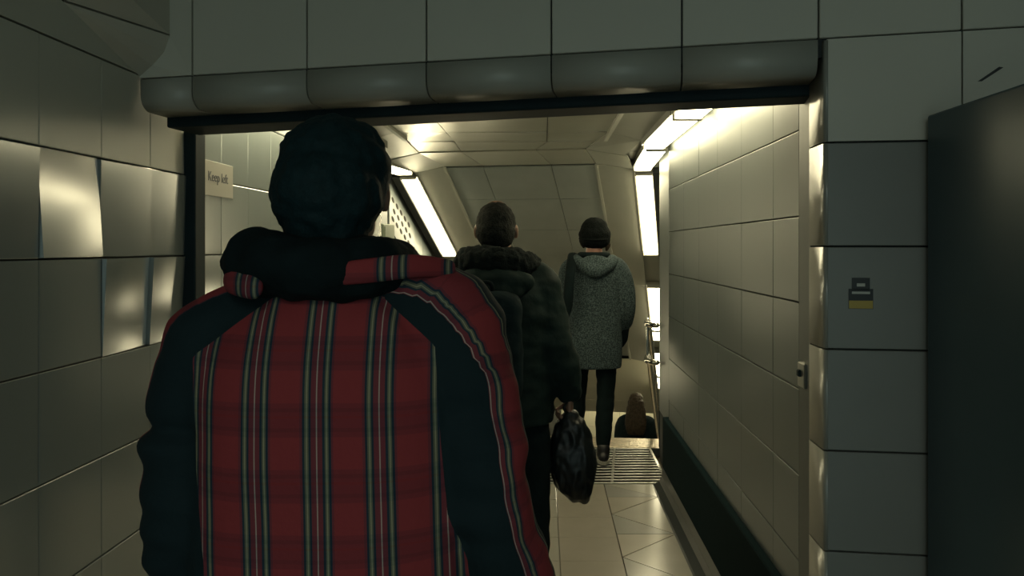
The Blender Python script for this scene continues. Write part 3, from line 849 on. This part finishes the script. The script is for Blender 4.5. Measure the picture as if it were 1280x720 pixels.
# handrail on the right of the stairs
hr = tag(empty('handrail', sp(1.05, -0.1, 0.9)), 'chrome handrail running down the right of the stairs', 'handrail')
def rail_path(u, dz):
    p = [sp(u + 0.05, -0.42, 0.93 + dz), sp(u, -0.40, 0.93 + dz), sp(u - 0.03, -0.30, 0.93 + dz), sp(u - 0.03, -0.05, 0.925 + dz)] + [sp(u - 0.03, v, 0.92 + dz - TAN * v) for v in (0.2, 1.0, 2.0, 3.0, 4.0, 5.0)]
    return [(*q, 0.021) for q in p]
for dz in (0.0, -0.27):
    bm = bmesh.new(); tube(bm, rail_path(1.06, dz), seg=12, n=4); child('rail', bm, 'chrome', hr, smooth=True)
for v in (-0.15, 0.9, 1.9, 2.9, 3.9):
    z = 0.91 - TAN * max(v, 0)
    bm = bmesh.new(); p, q = sp(1.03, v, z), sp(1.128, v, z - 0.05)
    tube(bm, [(*p, 0.009), (*sp(1.06, v, z - 0.05), 0.009), (*q, 0.009)], seg=8, n=3); child('bracket', bm, 'chrome', hr, smooth=True)
    bm = bmesh.new(); tube(bm, [(*sp(1.03, v, z - 0.02), 0.010), (*sp(1.03, v, z - 0.26), 0.010)], seg=8, n=1); child('post', bm, 'chrome', hr, smooth=True)

#PEOPLE
# ------------------------------------------------------------------ people
def hand(bm, w, d, n, lat, curl=0.5, sc=1.0):
    """palm, four unequal bent fingers and a thumb; w wrist, d pointing, n out of the palm, lat towards the thumb"""
    w, d, n, lat = Vector(w), Vector(d).normalized(), Vector(n).normalized(), Vector(lat).normalized()
    tube(bm, [(*(w - d * 0.02 * sc), 0.026 * sc), (*(w + d * 0.03 * sc), 0.036 * sc), (*(w + d * 0.075 * sc), 0.038 * sc)], seg=14, n=3, flat=0.45, up=n)
    for i, (off, L) in enumerate(((0.030, 0.072), (0.010, 0.080), (-0.010, 0.074), (-0.029, 0.058))):
        p = w + d * 0.078 * sc + lat * off * sc
        rows = [(*(p - d * 0.02 * sc), 0.0090 * sc), (*p, 0.0092 * sc)]
        a = 0.0
        for k in range(3):
            a += curl * (0.55 if k == 0 else 0.8)
            p = p + (d * math.cos(a) + n * math.sin(a)) * (L * sc * (0.45, 0.32, 0.23)[k])
            rows.append((*p, (0.0086, 0.0082, 0.0070)[k] * sc))
        tube(bm, rows, seg=10, n=2)
    p = w + d * 0.022 * sc + lat * 0.026 * sc
    rows = [(*p, 0.0125 * sc)]
    for k, (L, cu) in enumerate(((0.036, 0.25), (0.030, 0.5 + curl * 0.3), (0.024, 0.7 + curl * 0.5))):
        t = (d * 0.75 + lat * (0.65 - 0.35 * k) + n * cu).normalized()
        p = p + t * L * sc
        rows.append((*p, (0.0110, 0.0098, 0.0080)[k] * sc))
    tube(bm, rows, seg=10, n=2)

def body_mesh(J, voxel):
    bm = bmesh.new()
    hx, hy, hz = J['head']
    k = J.get('hs', 1.0)
    ball(bm, (hx, hy, hz + 0.018 * k), (0.074 * k, 0.094 * k, 0.095 * k))
    ball(bm, (hx, hy + 0.028 * k, hz - 0.052 * k), (0.058 * k, 0.064 * k, 0.062 * k))
    ball(bm, (hx, hy + 0.070 * k, hz - 0.092 * k), (0.026 * k, 0.022 * k, 0.020 * k))        # chin
    tube(bm, [(hx, hy + 0.088 * k, hz + 0.008 * k, 0.009 * k), (hx, hy + 0.108 * k, hz - 0.030 * k, 0.013 * k)], seg=10, n=2)   # nose
    tube(bm, [(hx - 0.036 * k, hy + 0.080 * k, hz + 0.020 * k, 0.009 * k), (hx, hy + 0.090 * k, hz + 0.022 * k, 0.009 * k), (hx + 0.036 * k, hy + 0.080 * k, hz + 0.020 * k, 0.009 * k)], seg=8, n=3)
    for dz in (-0.058, -0.068):
        tube(bm, [(hx - 0.022 * k, hy + 0.083 * k, hz + dz * k, 0.005), (hx, hy + 0.093 * k, hz + dz * k, 0.007), (hx + 0.022 * k, hy + 0.083 * k, hz + dz * k, 0.005)], seg=8, n=2)
    for s in (-1, 1):
        ball(bm, (hx + s * 0.079 * k, hy - 0.002, hz - 0.012 * k), (0.010 * k, 0.021 * k, 0.032 * k), rot=Matrix.Rotation(s * 0.3, 4, 'Z'), u=12, v=8)
    nx, ny, nz = J['neck']
    tube(bm, [(nx, ny, nz - 0.04, 0.064), (nx * .5 + hx * .5, (ny + hy) / 2 - 0.01, (nz + hz) / 2 - 0.01, 0.056), (hx, hy - 0.008, hz - 0.02, 0.056)], seg=16, n=4)
    px, py, pz = J['pelvis']
    sl, sr = J['armL'][0], J['armR'][0]
    sw = (sr[0] - sl[0]) / 2
    cx = (sl[0] + sr[0]) / 2
    loft(bm, [(pz - 0.10, px, py, 0.12, 0.09), (pz, px, py, 0.165, 0.115), (pz + 0.14, px, py, 0.14, 0.10), (nz - 0.22, cx, py, sw * 0.88, 0.11),
              (nz - 0.10, cx, py, sw * 0.92, 0.10), (nz - 0.03, cx, ny, 0.09, 0.07), (nz, nx, ny, 0.06, 0.06)])
    for side, s in (('armL', -1), ('armR', 1)):
        A = J[side]
        rr = (0.055, 0.047, 0.043, 0.036, 0.027)
        tube(bm, [(p[0], p[1], p[2], rr[i]) for i, p in enumerate(A)], seg=14, n=4)
        h = J.get('hand' + side[-1], {})
        w = Vector(A[-1][:3])
        d = h.get('d', (w - Vector(A[-2][:3])).normalized())
        hand(bm, w, d, h.get('n', (-s, 0.15, 0)), h.get('lat', (0, 1, 0)), h.get('curl', 0.45), J.get('hs', 1.0))
    for leg in ('legL', 'legR'):
        L = J[leg]
        rr = (0.088, 0.070, 0.052, 0.050, 0.036)
        tube(bm, [(p[0], p[1], p[2], rr[i]) for i, p in enumerate(L)], seg=14, n=4)
        a = L[-1]
        tube(bm, [(a[0], a[1] - 0.03, a[2] - 0.035, 0.032), (a[0], a[1] + 0.06, a[2] - 0.04, 0.036), (a[0], a[1] + 0.15, a[2] - 0.055, 0.028)], seg=12, n=3)
    return fuse(bm, voxel, 2, 'body')

def shoes(J, parent, m='shoe_black'):
    for leg in ('legL', 'legR'):
        a = J[leg][-1]
        x, y, z = a[0], a[1], a[2] - 0.085
        bm = bmesh.new()
        tube(bm, [(x, y - 0.045, z + 0.045, 0.036), (x, y + 0.03, z + 0.050, 0.042), (x, y + 0.11, z + 0.040, 0.043), (x, y + 0.17, z + 0.030, 0.028)], seg=16, n=4, flat=1.0)
        tube(bm, [(x, y - 0.02, z + 0.05, 0.042), (x, y - 0.015, z + 0.10, 0.047)], seg=14, n=2)
        for v in bm.verts: v.co.z = max(v.co.z, z + 0.010)
        o = link('shoe', fuse(bm, 0.007, 3, 'shoe'), m, parent)
        bm = bmesh.new()
        loft(bm, [(z, x, y + 0.06, 0.046, 0.145), (z + 0.022, x, y + 0.06, 0.047, 0.146)], n=1, e=2.4)
        link('sole', bm_mesh(bm, 'sole'), 'shoe_sole', o)

def trousers(J, parent, m, grow=1.0, voxel=0.012, cuff=0.02):
    bm = bmesh.new()
    px, py, pz = J['pelvis']
    loft(bm, [(pz - 0.10, px, py, 0.15, 0.12), (pz, px, py, 0.182, 0.135), (pz + 0.10, px, py, 0.17, 0.125), (pz + 0.16, px, py, 0.16, 0.12)])
    for leg in ('legL', 'legR'):
        rr = (0.105, 0.088, 0.072, 0.068, 0.056)
        tube(bm, [(p[0], p[1], p[2] + (cuff if i == 4 else 0), rr[i] * grow) for i, p in enumerate(J[leg])], seg=16, n=4, cap=False)
    me = fuse(bm, voxel, 3, 'trousers')
    wrinkle(me, 0.006, 9.0, 3.1, (1, 1, 1.6))
    return link('trousers', me, m, parent)

def eyes(J, parent):
    hx, hy, hz = J['head']; k = J.get('hs', 1.0)
    for s in (-1, 1):
        bm = bmesh.new(); ball(bm, (hx + s * 0.031 * k, hy + 0.080 * k, hz + 0.002), (0.012, 0.012, 0.012), u=12, v=8)
        obj('eye', bm, 'eye_white', parent, smooth=True)

# ================= man in the tartan jacket
M1 = empty('person', (-0.35, 1.30, 0))
tag(M1, 'person in a red tartan jacket with black shoulder panels, nearest the viewer', 'person')
J1 = dict(head=(0.004, 0.03, 1.598), neck=(0.004, 0.005, 1.455), pelvis=(0, 0, 0.93), hs=1.03,
          armL=[(-.180, 0, 1.335), (-.212, -.012, 1.20), (-.215, -.02, 1.07), (-.225, .035, .92), (-.232, .085, .80)],
          armR=[(.180, 0, 1.385), (.232, -.02, 1.25), (.258, -.03, 1.10), (.298, .02, .95), (.333, .09, .83)],
          legL=[(-.095, 0, .88), (-.10, .06, .68), (-.10, .10, .50), (-.10, .06, .29), (-.10, .02, .09)],
          legR=[(.095, 0, .88), (.10, -.02, .68), (.10, -.04, .50), (.10, -.13, .29), (.10, -.20, .10)])
link('body', body_mesh(J1, 0.0065), 'skin', M1)
eyes(J1, M1)
trousers(J1, M1, 'cloth_navy')
shoes(J1, M1)
# jacket
bm = bmesh.new()
loft(bm, [(.72, .0, 0, .222, .155), (.9, .005, 0, .222, .155), (1.05, .01, 0, .222, .157), (1.2, .01, 0, .222, .157), (1.31, .008, 0, .215, .147),
          (1.385, .008, 0, .165, .118), (1.43, .006, .0, .105, .092), (1.475, .004, .005, .082, .085)], seg=36, e=2.5)
AL = [(*p, r) for p, r in zip(J1['armL'], (.086, .078, .073, .066, .056))]
AR = [(*p, r) for p, r in zip(J1['armR'], (.090, .080, .074, .068, .058))]
AL[-1] = (AL[-1][0], AL[-1][1], AL[-1][2] + .02, .052); AR[-1] = (AR[-1][0], AR[-1][1], AR[-1][2] + .02, .054)
tube(bm, [(-.10, 0, 1.385, .068)] + AL, seg=22, n=6, cap=True)
tube(bm, [(.08, 0, 1.405, .066)] + AR, seg=22, n=6, cap=True)
jm = fuse(bm, 0.0075, 7, 'jacket')
AL2 = spline([(-.075, 0, 1.40, .060)] + AL, 8); AR2 = spline([(.07, 0, 1.410, .060)] + AR, 8)
def arm_coord(A, p):
    best = None; acc = 0.0
    for i in range(len(A) - 1):
        a, b = Vector(A[i][:3]), Vector(A[i + 1][:3])
        ab = b - a
        t = max(0.0, min(1.0, (p - a).dot(ab) / ab.length_squared))
        q = a + ab * t
        d = (p - q).length - (A[i][3] * (1 - t) + A[i + 1][3] * t)
        if best is None or d < best[0]: best = (d, q, acc + ab.length * t, ab.normalized())
        acc += ab.length
    return best
# soft folds: sleeves crease across the arm, the back hangs in long shallow folds
nrm = [v.normal.copy() for v in jm.vertices]
armw = []
for v in jm.vertices:
    side = AL2 if v.co.x < 0 else AR2
    d, q, s, t = arm_coord(side, v.co)
    armw.append((max(0.0, 1 - max(d, 0) / 0.02), s, side is AR2, q, t))
for v, n, aw in zip(jm.vertices, nrm, armw):
    p = v.co
    back = noise.noise(Vector((p.x * 9, p.y * 9, p.z * 3.2))) * 0.007 + noise.noise(Vector((p.x * 5 + 4, p.y * 5, p.z * 11))) * 0.004
    slv = noise.noise(Vector((p.x * 8, p.y * 8, p.z * 22 + 5))) * 0.012 - 0.012 * math.exp(-((p.z - 1.215) / 0.012) ** 2) * (0.0 if aw[2] else 1.0)
    v.co += n * (back * (1 - aw[0]) + slv * aw[0])
jm.update()
def lerp_tab(tab, z):
    for (z0, x0), (z1, x1) in zip(tab[:-1], tab[1:]):
        if z0 >= z >= z1: return x0 + (x1 - x0) * (z0 - z) / (z0 - z1)
    return tab[0][1] if z > tab[0][0] else tab[-1][1]
LE = [(1.334, -.182), (1.17, -.170), (1.034, -.150), (.72, -.15)]
RE = [(1.35, .186), (1.215, .195), (1.10, .205), (1.02, .232), (.72, .25)]
at = {n: jm.attributes.new(n, 'FLOAT', 'POINT') for n in ('tu', 'tv', 'mask')}
for v, aw in zip(jm.vertices, armw):
    p = v.co
    zl_ = lerp_tab([(10, 0)], 10)
    m1 = min(p.x - lerp_tab(LE, p.z), lerp_tab(RE, p.z) - p.x)
    # diagonal shoulder seams
    dl_ = (1.334 + (p.x + .182) * (1.436 - 1.334) / (.182 - .045)) - p.z
    dr_ = (1.35 + (.186 - p.x) * (1.452 - 1.35) / (.186 - .067)) - p.z
    m1 = min(m1, dl_ * 0.8, dr_ * 0.8)
    u, w_ = p.x - 0.024 * (1.28 - p.z) + 0.0339, p.z
    # stripe over the top and outside of each sleeve
    off = p - aw[3]; off -= aw[4] * off.dot(aw[4])
    k_ = max(0.0, min(1.0, (aw[1] - 0.06) / 0.16))
    o0 = Vector((0.0, -0.75, 0.80)) if aw[2] else Vector((0.0, -0.25, 1.0))
    o1 = Vector((1, -0.62, 0.15)) if aw[2] else Vector((-1, -0.05, 0.1))
    out = o0.normalized().lerp(o1.normalized(), k_); out -= aw[4] * out.dot(aw[4]); out.normalize()
    bi = aw[4].cross(out)
    ang = math.atan2(off.dot(bi), off.dot(out)) if off.length > 1e-5 else 3
    m2 = min((0.039 if aw[2] else 0.034) - abs(ang) * 0.075, (aw[0] - 0.25) * 0.05, aw[1] - 0.045)
    if m2 > m1:
        u, w_ = ang * 0.075 + 0.0185, aw[1]
        m1 = m2
    at['tu'].data[v.index].value = u + 10.0
    at['tv'].data[v.index].value = w_ + 10.0
    at['mask'].data[v.index].value = m1
jk = link('jacket', jm, 'tartan', M1)
def tartan_piece(name, rows, parent, flat=0.6, seed=0.0):
    bm = bmesh.new(); tube(bm, rows, seg=16, n=6, flat=flat, up=(0, 1, 0))
    me = bm_mesh(bm, name)
    for nme, f in (('tu', lambda p: p.x * 1.0 + 10 + seed), ('tv', lambda p: p.z + 10), ('mask', lambda p: 1.0)):
        a = me.attributes.new(nme, 'FLOAT', 'POINT')
        for v in me.vertices: a.data[v.index].value = f(v.co)
    return link(name, me, 'tartan', parent, smooth=True)
# folded hood round the neck
bm = bmesh.new()
tube(bm, [(-.095, .085, 1.455, .034), (-.118, .02, 1.472, .044), (-.092, -.065, 1.478, .050), (0, -.108, 1.466, .048), (.085, -.075, 1.468, .046), (.110, .02, 1.468, .040), (.09, .085, 1.452, .032)], seg=18, n=6)
loft(bm, [(1.42, .0, 0, .11, .105), (1.46, 0, -.005, .098, .098), (1.50, .002, -.005, .090, .092), (1.515, .002, -.005, .082, .085)])
hm = fuse(bm, 0.007, 4, 'hood'); wrinkle(hm, 0.007, 20, 1.3)
hd = link('hood', hm, 'cloth_black', M1)
tartan_piece('hood_trim', [(.035, -.140, 1.458, .016), (.09, -.128, 1.464, .018), (.15, -.095, 1.470, .018), (.20, -.045, 1.466, .014)], M1, flat=.45, seed=.02)
tartan_piece('hood_trim', [(-.135, -.07, 1.452, .012), (-.115, -.10, 1.448, .020), (-.075, -.130, 1.440, .018)], M1, seed=.05)
bm = bmesh.new(); tube(bm, [(-.136, -.03, 1.462, .007), (-.139, -.035, 1.435, .008), (-.136, -.04, 1.415, .006)], seg=8, n=3)
obj('toggle', bm, 'brushed_steel', M1, smooth=True)
# hair
bm = bmesh.new()
ball(bm, (.006, .020, 1.620), (.0935, .110, .096)); ball(bm, (.004, -.022, 1.585), (.0905, .090, .085)); ball(bm, (.004, -.030, 1.535), (.068, .058, .060))
hm = fuse(bm, 0.006, 4, 'hair'); wrinkle(hm, 0.006, 38, 2.0); link('hair', hm, 'hair_black', M1)

# ================= man with the carrier bag
M2 = empty('person', (-0.17, 3.12, 0))
tag(M2, 'person with short grey hair in a dark olive coat carrying a black bag', 'person')
J2 = dict(head=(-.018, .03, 1.570), neck=(-.01, 0, 1.425), pelvis=(0, 0, .91), hs=0.98,
          armL=[(-.175, 0, 1.33), (-.215, -.01, 1.19), (-.225, -.02, 1.07), (-.22, .05, .96), (-.215, .11, .86)],
          armR=[(.150, 0, 1.345), (.183, -.01, 1.20), (.215, -.02, 1.09), (.250, .0, 1.00), (.268, .015, .925)],
          legL=[(-.085, 0, .87), (-.09, .08, .68), (-.09, .15, .49), (-.09, .12, .28), (-.09, .10, .09)],
          legR=[(.09, 0, .87), (.115, -.02, .68), (.125, -.04, .48), (.125, -.08, .28), (.125, -.12, .09)],
          handR=dict(d=(.02, .0, -1), n=(-1, .0, 0), lat=(0, 1, 0), curl=1.45))
link('body', body_mesh(J2, 0.0065), 'skin', M2)
eyes(J2, M2)
trousers(J2, M2, 'cloth_black', 0.95)
shoes(J2, M2)
bm = bmesh.new()
loft(bm, [(.82, 0, 0, .205, .15), (.95, 0, 0, .205, .152), (1.1, 0, 0, .20, .15), (1.25, 0, 0, .205, .15), (1.33, 0, 0, .195, .135), (1.39, 0, 0, .15, .11), (1.44, -.01, 0, .09, .09)], seg=32)
tube(bm, [(-.09, 0, 1.375, .068)] + [(*p, r) for p, r in zip(J2['armL'], (.086, .080, .074, .064, .052))], seg=18, n=5)
tube(bm, [(.09, 0, 1.375, .068)] + [(p[0], p[1], p[2] + (.015 if i == 4 else 0), r) for i, (p, r) in enumerate(zip(J2['armR'], (.086, .082, .077, .068, .056)))], seg=18, n=5)
cm = fuse(bm, 0.010, 5, 'coat'); wrinkle(cm, 0.009, 11, 5.0, (1, 1, 1.7)); link('coat', cm, 'cloth_olive', M2)
bm = bmesh.new()
tube(bm, [(-.11, .07, 1.415, .035), (-.135, .0, 1.43, .048), (-.10, -.075, 1.445, .056), (-.012, -.11, 1.445, .056), (.07, -.08, 1.435, .054), (.115, .0, 1.425, .046), (.09, .07, 1.41, .035)], seg=18, n=5)
loft(bm, [(1.38, -.01, 0, .12, .11), (1.44, -.012, -.005, .105, .10), (1.492, -.014, -.01, .088, .09)])
cm = fuse(bm, 0.009, 4, 'collar'); wrinkle(cm, 0.010, 42, 2.4); link('collar', cm, 'fur_black', M2)
bm = bmesh.new()
ball(bm, (-.02, -.125, 1.365), (.155, .06, .062)); ball(bm, (-.02, -.15, 1.33), (.115, .045, .05))
cm = fuse(bm, 0.009, 4, 'hood'); wrinkle(cm, 0.008, 16, 4.4); link('hood', cm, 'cloth_olive', M2)
bm = bmesh.new()
ball(bm, (-.018, .012, 1.590), (.0785, .102, .086)); ball(bm, (-.018, -.018, 1.555), (.0765, .082, .075))
hm = fuse(bm, 0.007, 3, 'hair'); wrinkle(hm, 0.004, 50, 2.0); link('hair', hm, 'hair_grey', M2)
# backpack
BP = empty('backpack', (-0.215, 2.925, 0.93))
tag(BP, 'dark backpack worn on the back of the man carrying the black bag', 'backpack')
bm = bmesh.new()
loft(bm, [(0.0, 0, 0, .11, .045), (.03, 0, 0, .135, .060), (.16, 0, 0, .14, .066), (.30, 0, 0, .135, .060), (.38, 0, .01, .125, .06), (.405, 0, .015, .08, .04)], e=3.2)
me = fuse(bm, 0.009, 4, 'pack'); wrinkle(me, 0.006, 14, 7.7); link('pack', me, 'cloth_charcoal', BP)
bm = bmesh.new()
loft(bm, [(.03, 0, -.055, .09, .025), (.06, 0, -.06, .10, .030), (.15, 0, -.062, .10, .028), (.19, 0, -.058, .09, .02)], e=3.2)
link('front_pocket', fuse(bm, 0.008, 3, 'front_pocket'), 'cloth_charcoal', BP)
for s in (-1, 1):
    bm = bmesh.new()
    tube(bm, [(s * .085 + .0, .03, .36, .020), (s * .10 + .01, .12, .545, .020), (s * .105 + .01, .24, .535, .020), (s * .125 + .01, .345, .42, .018), (s * .14 + .01, .365, .22, .014), (s * .15 + .01, .25, .07, .010)], seg=10, n=5, flat=0.4, up=(0, 1, 0))
    obj('strap', bm, 'cloth_black', BP, smooth=True)
bm = bmesh.new(); tube(bm, [(-.03, .0, .40, .008), (-.02, -.005, .435, .008), (.02, -.005, .435, .008), (.03, .0, .40, .008)], seg=8, n=4); obj('grab_handle', bm, 'cloth_black', BP, smooth=True)
# carrier bag
CB = empty('carrier_bag', (0.112, 3.12, 0.50))
tag(CB, 'crumpled black plastic carrier bag hanging from the hand of the man in olive', 'bag')
bm = bmesh.new()
loft(bm, [(.004, .026, 0, .025, .02), (.035, .016, 0, .060, .045), (.11, .004, 0, .085, .062), (.20, .0, 0, .087, .062), (.28, -.004, 0, .070, .05), (.335, -.008, 0, .040, .030), (.36, -.010, 0, .020, .016)], seg=30, n=5, e=2.6)
me = fuse(bm, 0.006, 3, 'pouch'); wrinkle(me, 0.010, 17, 9.2, (1.5, 1.5, .7)); wrinkle(me, 0.002, 42, 3.3); link('pouch', me, 'plastic_black', CB)
for s in (-1, 1):
    bm = bmesh.new(); tube(bm, [(-.010 + s * .022, 0, .29, .012), (-.012 + s * .012, 0, .345, .008), (-.030 + s*.004, s * .018, .375, .006), (-.022, s * .012, .392, .005), (-.022, 0, .396, .005)], seg=8, n=4); obj('handle', bm, 'plastic_black', CB, smooth=True)

# ================= woman in the grey coat
M3 = empty('person', (0.35, 5.60, 0.002))
tag(M3, 'person in a speckled grey hooded coat and dark knit hat', 'person')
J3 = dict(head=(.005, .03, 1.583), neck=(0, 0, 1.44), pelvis=(0, 0, .92), hs=0.96,
          armL=[(-.160, 0, 1.335), (-.185, .01, 1.19), (-.185, .03, 1.06), (-.14, .13, .99), (-.09, .19, .95)],
          armR=[(.165, 0, 1.335), (.210, -.01, 1.19), (.222, -.02, 1.06), (.215, .03, .965), (.205, .055, .90)],
          legL=[(-.085, 0, .87), (-.10, .05, .68), (-.11, .10, .48), (-.12, .12, .28), (-.125, .15, .09)],
          legR=[(.085, 0, .87), (.085, -.01, .68), (.080, -.02, .48), (.065, -.05, .28), (.06, -.06, .09)],
          handR=dict(d=(-.1, .3, -1), n=(-1, .2, 0), curl=.6))
link('body', body_mesh(J3, 0.008), 'skin_pink', M3)
eyes(J3, M3)
trousers(J3, M3, 'cloth_black', 0.88)
shoes(J3, M3)
bm = bmesh.new()
loft(bm, [(.655, 0, 0, .192, .155), (.80, 0, 0, .192, .155), (.95, 0, 0, .188, .15), (1.12, 0, 0, .182, .142), (1.27, 0, 0, .188, .14), (1.34, 0, 0, .178, .125), (1.40, 0, 0, .135, .10), (1.45, 0, 0, .075, .08)], seg=32, e=2.5)
tube(bm, [(-.09, 0, 1.375, .062)] + [(*p, r) for p, r in zip(J3['armL'], (.080, .074, .068, .058, .050))], seg=16, n=5)
tube(bm, [(.09, 0, 1.375, .062)] + [(*p, r) for p, r in zip(J3['armR'][:4], (.080, .074, .068, .060))], seg=16, n=5)
cm = fuse(bm, 0.010, 5, 'coat'); wrinkle(cm, 0.006, 9, 6.0, (1, 1, .6)); link('coat', cm, 'tweed', M3)
bm = bmesh.new()
tube(bm, [(-.105, .03, 1.415, .034), (-.125, -.05, 1.40, .040), (-.085, -.125, 1.365, .042), (0, -.150, 1.325, .048), (.085, -.125, 1.365, .042), (.125, -.05, 1.40, .040), (.105, .03, 1.415, .034)], seg=16, n=5)
ball(bm, (0, -.105, 1.375), (.105, .06, .065))
cm = fuse(bm, 0.009, 4, 'hood'); wrinkle(cm, 0.006, 15, 8.0); link('hood', cm, 'tweed', M3)
bm = bmesh.new()
tube(bm, [(-.085, .06, 1.435, .018), (-.095, -.02, 1.437, .022), (-.05, -.085, 1.435, .024), (.03, -.095, 1.435, .024), (.092, -.03, 1.437, .022), (.08, .06, 1.432, .018)], seg=12, n=5)
obj('collar', bm, 'cloth_black', M3, smooth=True)
bm = bmesh.new()
ball(bm, (.005, .016, 1.615), (.098, .112, .088)); ball(bm, (.004, .0, 1.580), (.113, .112, .078)); ball(bm, (.006, -.012, 1.538), (.110, .094, .060))
hm = fuse(bm, 0.008, 5, 'knit_hat'); wrinkle(hm, 0.005, 26, 1.0); kh = link('knit_hat', hm, 'knit', M3)
bm = bmesh.new()
tube(bm, [(.100, .065, 1.560, .007), (.106, .01, 1.552, .008), (.075, -.080, 1.545, .008), (.005, -.107, 1.542, .008), (-.068, -.080, 1.545, .008), (-.098, .01, 1.552, .008), (-.092, .065, 1.56, .007)], seg=8, n=5)
link('hat_band', bm_mesh(bm, 'hat_band'), 'knit', kh, smooth=True)
for rows in ([(.085, -.01, 1.55, .022), (.094, -.03, 1.51, .022), (.086, -.035, 1.475, .010)], [(-.075, -.005, 1.55, .022), (-.080, -.02, 1.52, .020), (-.074, -.02, 1.495, .010)]):
    bm = bmesh.new(); tube(bm, rows, seg=12, n=4); obj('hair_lock', bm, 'hair_brown', M3, smooth=True)
bm = bmesh.new(); tube(bm, [(.213, .035, .95, .045), (.207, .05, .90, .043), (.20, .065, .845, .044), (.195, .085, .805, .030)], seg=16, n=4)
link('glove', fuse(bm, 0.009, 3, 'glove'), 'cloth_black', M3)
# shoulder bag
SB = empty('shoulder_bag', (0.10, 5.72, 0.74))
tag(SB, 'black shoulder bag with a broad strap over the grey coat', 'bag')
bm = bmesh.new(); loft(bm, [(0, -.06, 0, .05, .10), (.03, -.06, 0, .06, .125), (.2, -.06, 0, .055, .125), (.24, -.06, 0, .04, .11)], e=3.5); link('pouch', fuse(bm, 0.010, 3, 'pouch'), 'cloth_black', SB)
bm = bmesh.new()
tube(bm, [(.12, .03, .695, .024), (.100, -.12, .705, .030), (.085, -.255, .63, .034), (.070, -.305, .50, .034), (.055, -.305, .34, .034), (.005, -.26, .22, .030), (-.05, -.125, .16, .026)], seg=12, n=6, flat=0.35, up=(0, 0, 1))
obj('strap', bm, 'cloth_black', SB, smooth=True)

# ================= woman on the stairs
fk = 10
fz = -0.1667 * (fk + 1)
fp = sp(0.72, 0.13 + 0.29 * fk + 0.10, fz + 0.004)
M4 = empty('person', fp, -PSI)
tag(M4, 'person with long brown hair in a black coat, far down the stairs', 'person')
J4 = dict(head=(0, .03, 1.51), neck=(0, 0, 1.37), pelvis=(0, 0, .86), hs=0.95,
          armL=[(-.155, 0, 1.27), (-.19, -.01, 1.14), (-.20, -.02, 1.01), (-.19, .04, .90), (-.185, .09, .79)],
          armR=[(.155, 0, 1.27), (.19, -.01, 1.14), (.20, -.02, 1.01), (.19, .04, .90), (.185, .09, .79)],
          legL=[(-.08, 0, .81), (-.085, .02, .64), (-.085, .04, .46), (-.085, .02, .26), (-.085, .0, .09)],
          legR=[(.08, 0, .81), (.085, .01, .64), (.085, .02, .46), (.085, .01, .26), (.085, .0, .09)])
link('body', body_mesh(J4, 0.009), 'skin_pink', M4)
eyes(J4, M4)
trousers(J4, M4, 'cloth_black', 0.9, 0.014)
shoes(J4, M4)
bm = bmesh.new()
loft(bm, [(.60, 0, 0, .185, .15), (.9, 0, 0, .178, .14), (1.1, 0, 0, .17, .132), (1.2, 0, 0, .172, .13), (1.28, 0, 0, .16, .115), (1.34, 0, 0, .11, .09), (1.385, 0, 0, .07, .07)])
for A in ('armL', 'armR'):
    s = -1 if A == 'armL' else 1
    tube(bm, [(s * .08, 0, 1.31, .058)] + [(*p, r) for p, r in zip(J4[A], (.074, .068, .062, .055, .045))], seg=16, n=4)
cm = fuse(bm, 0.013, 4, 'coat'); wrinkle(cm, 0.006, 10, 2.0); link('coat', cm, 'cloth_black', M4)
bm = bmesh.new()
ball(bm, (0, .008, 1.535), (.084, .104, .085)); ball(bm, (0, -.03, 1.48), (.095, .085, .10))
loft(bm, [(1.16, .005, -.14, .09, .025), (1.24, .002, -.13, .12, .04), (1.36, 0, -.09, .12, .06), (1.48, 0, -.04, .10, .08), (1.54, 0, -.02, .085, .085)])
hm = fuse(bm, 0.010, 3, 'hair'); wrinkle(hm, 0.008, 22, 3.0, (2.5, 2.5, .4)); link('hair', hm, 'hair_brown', M4)
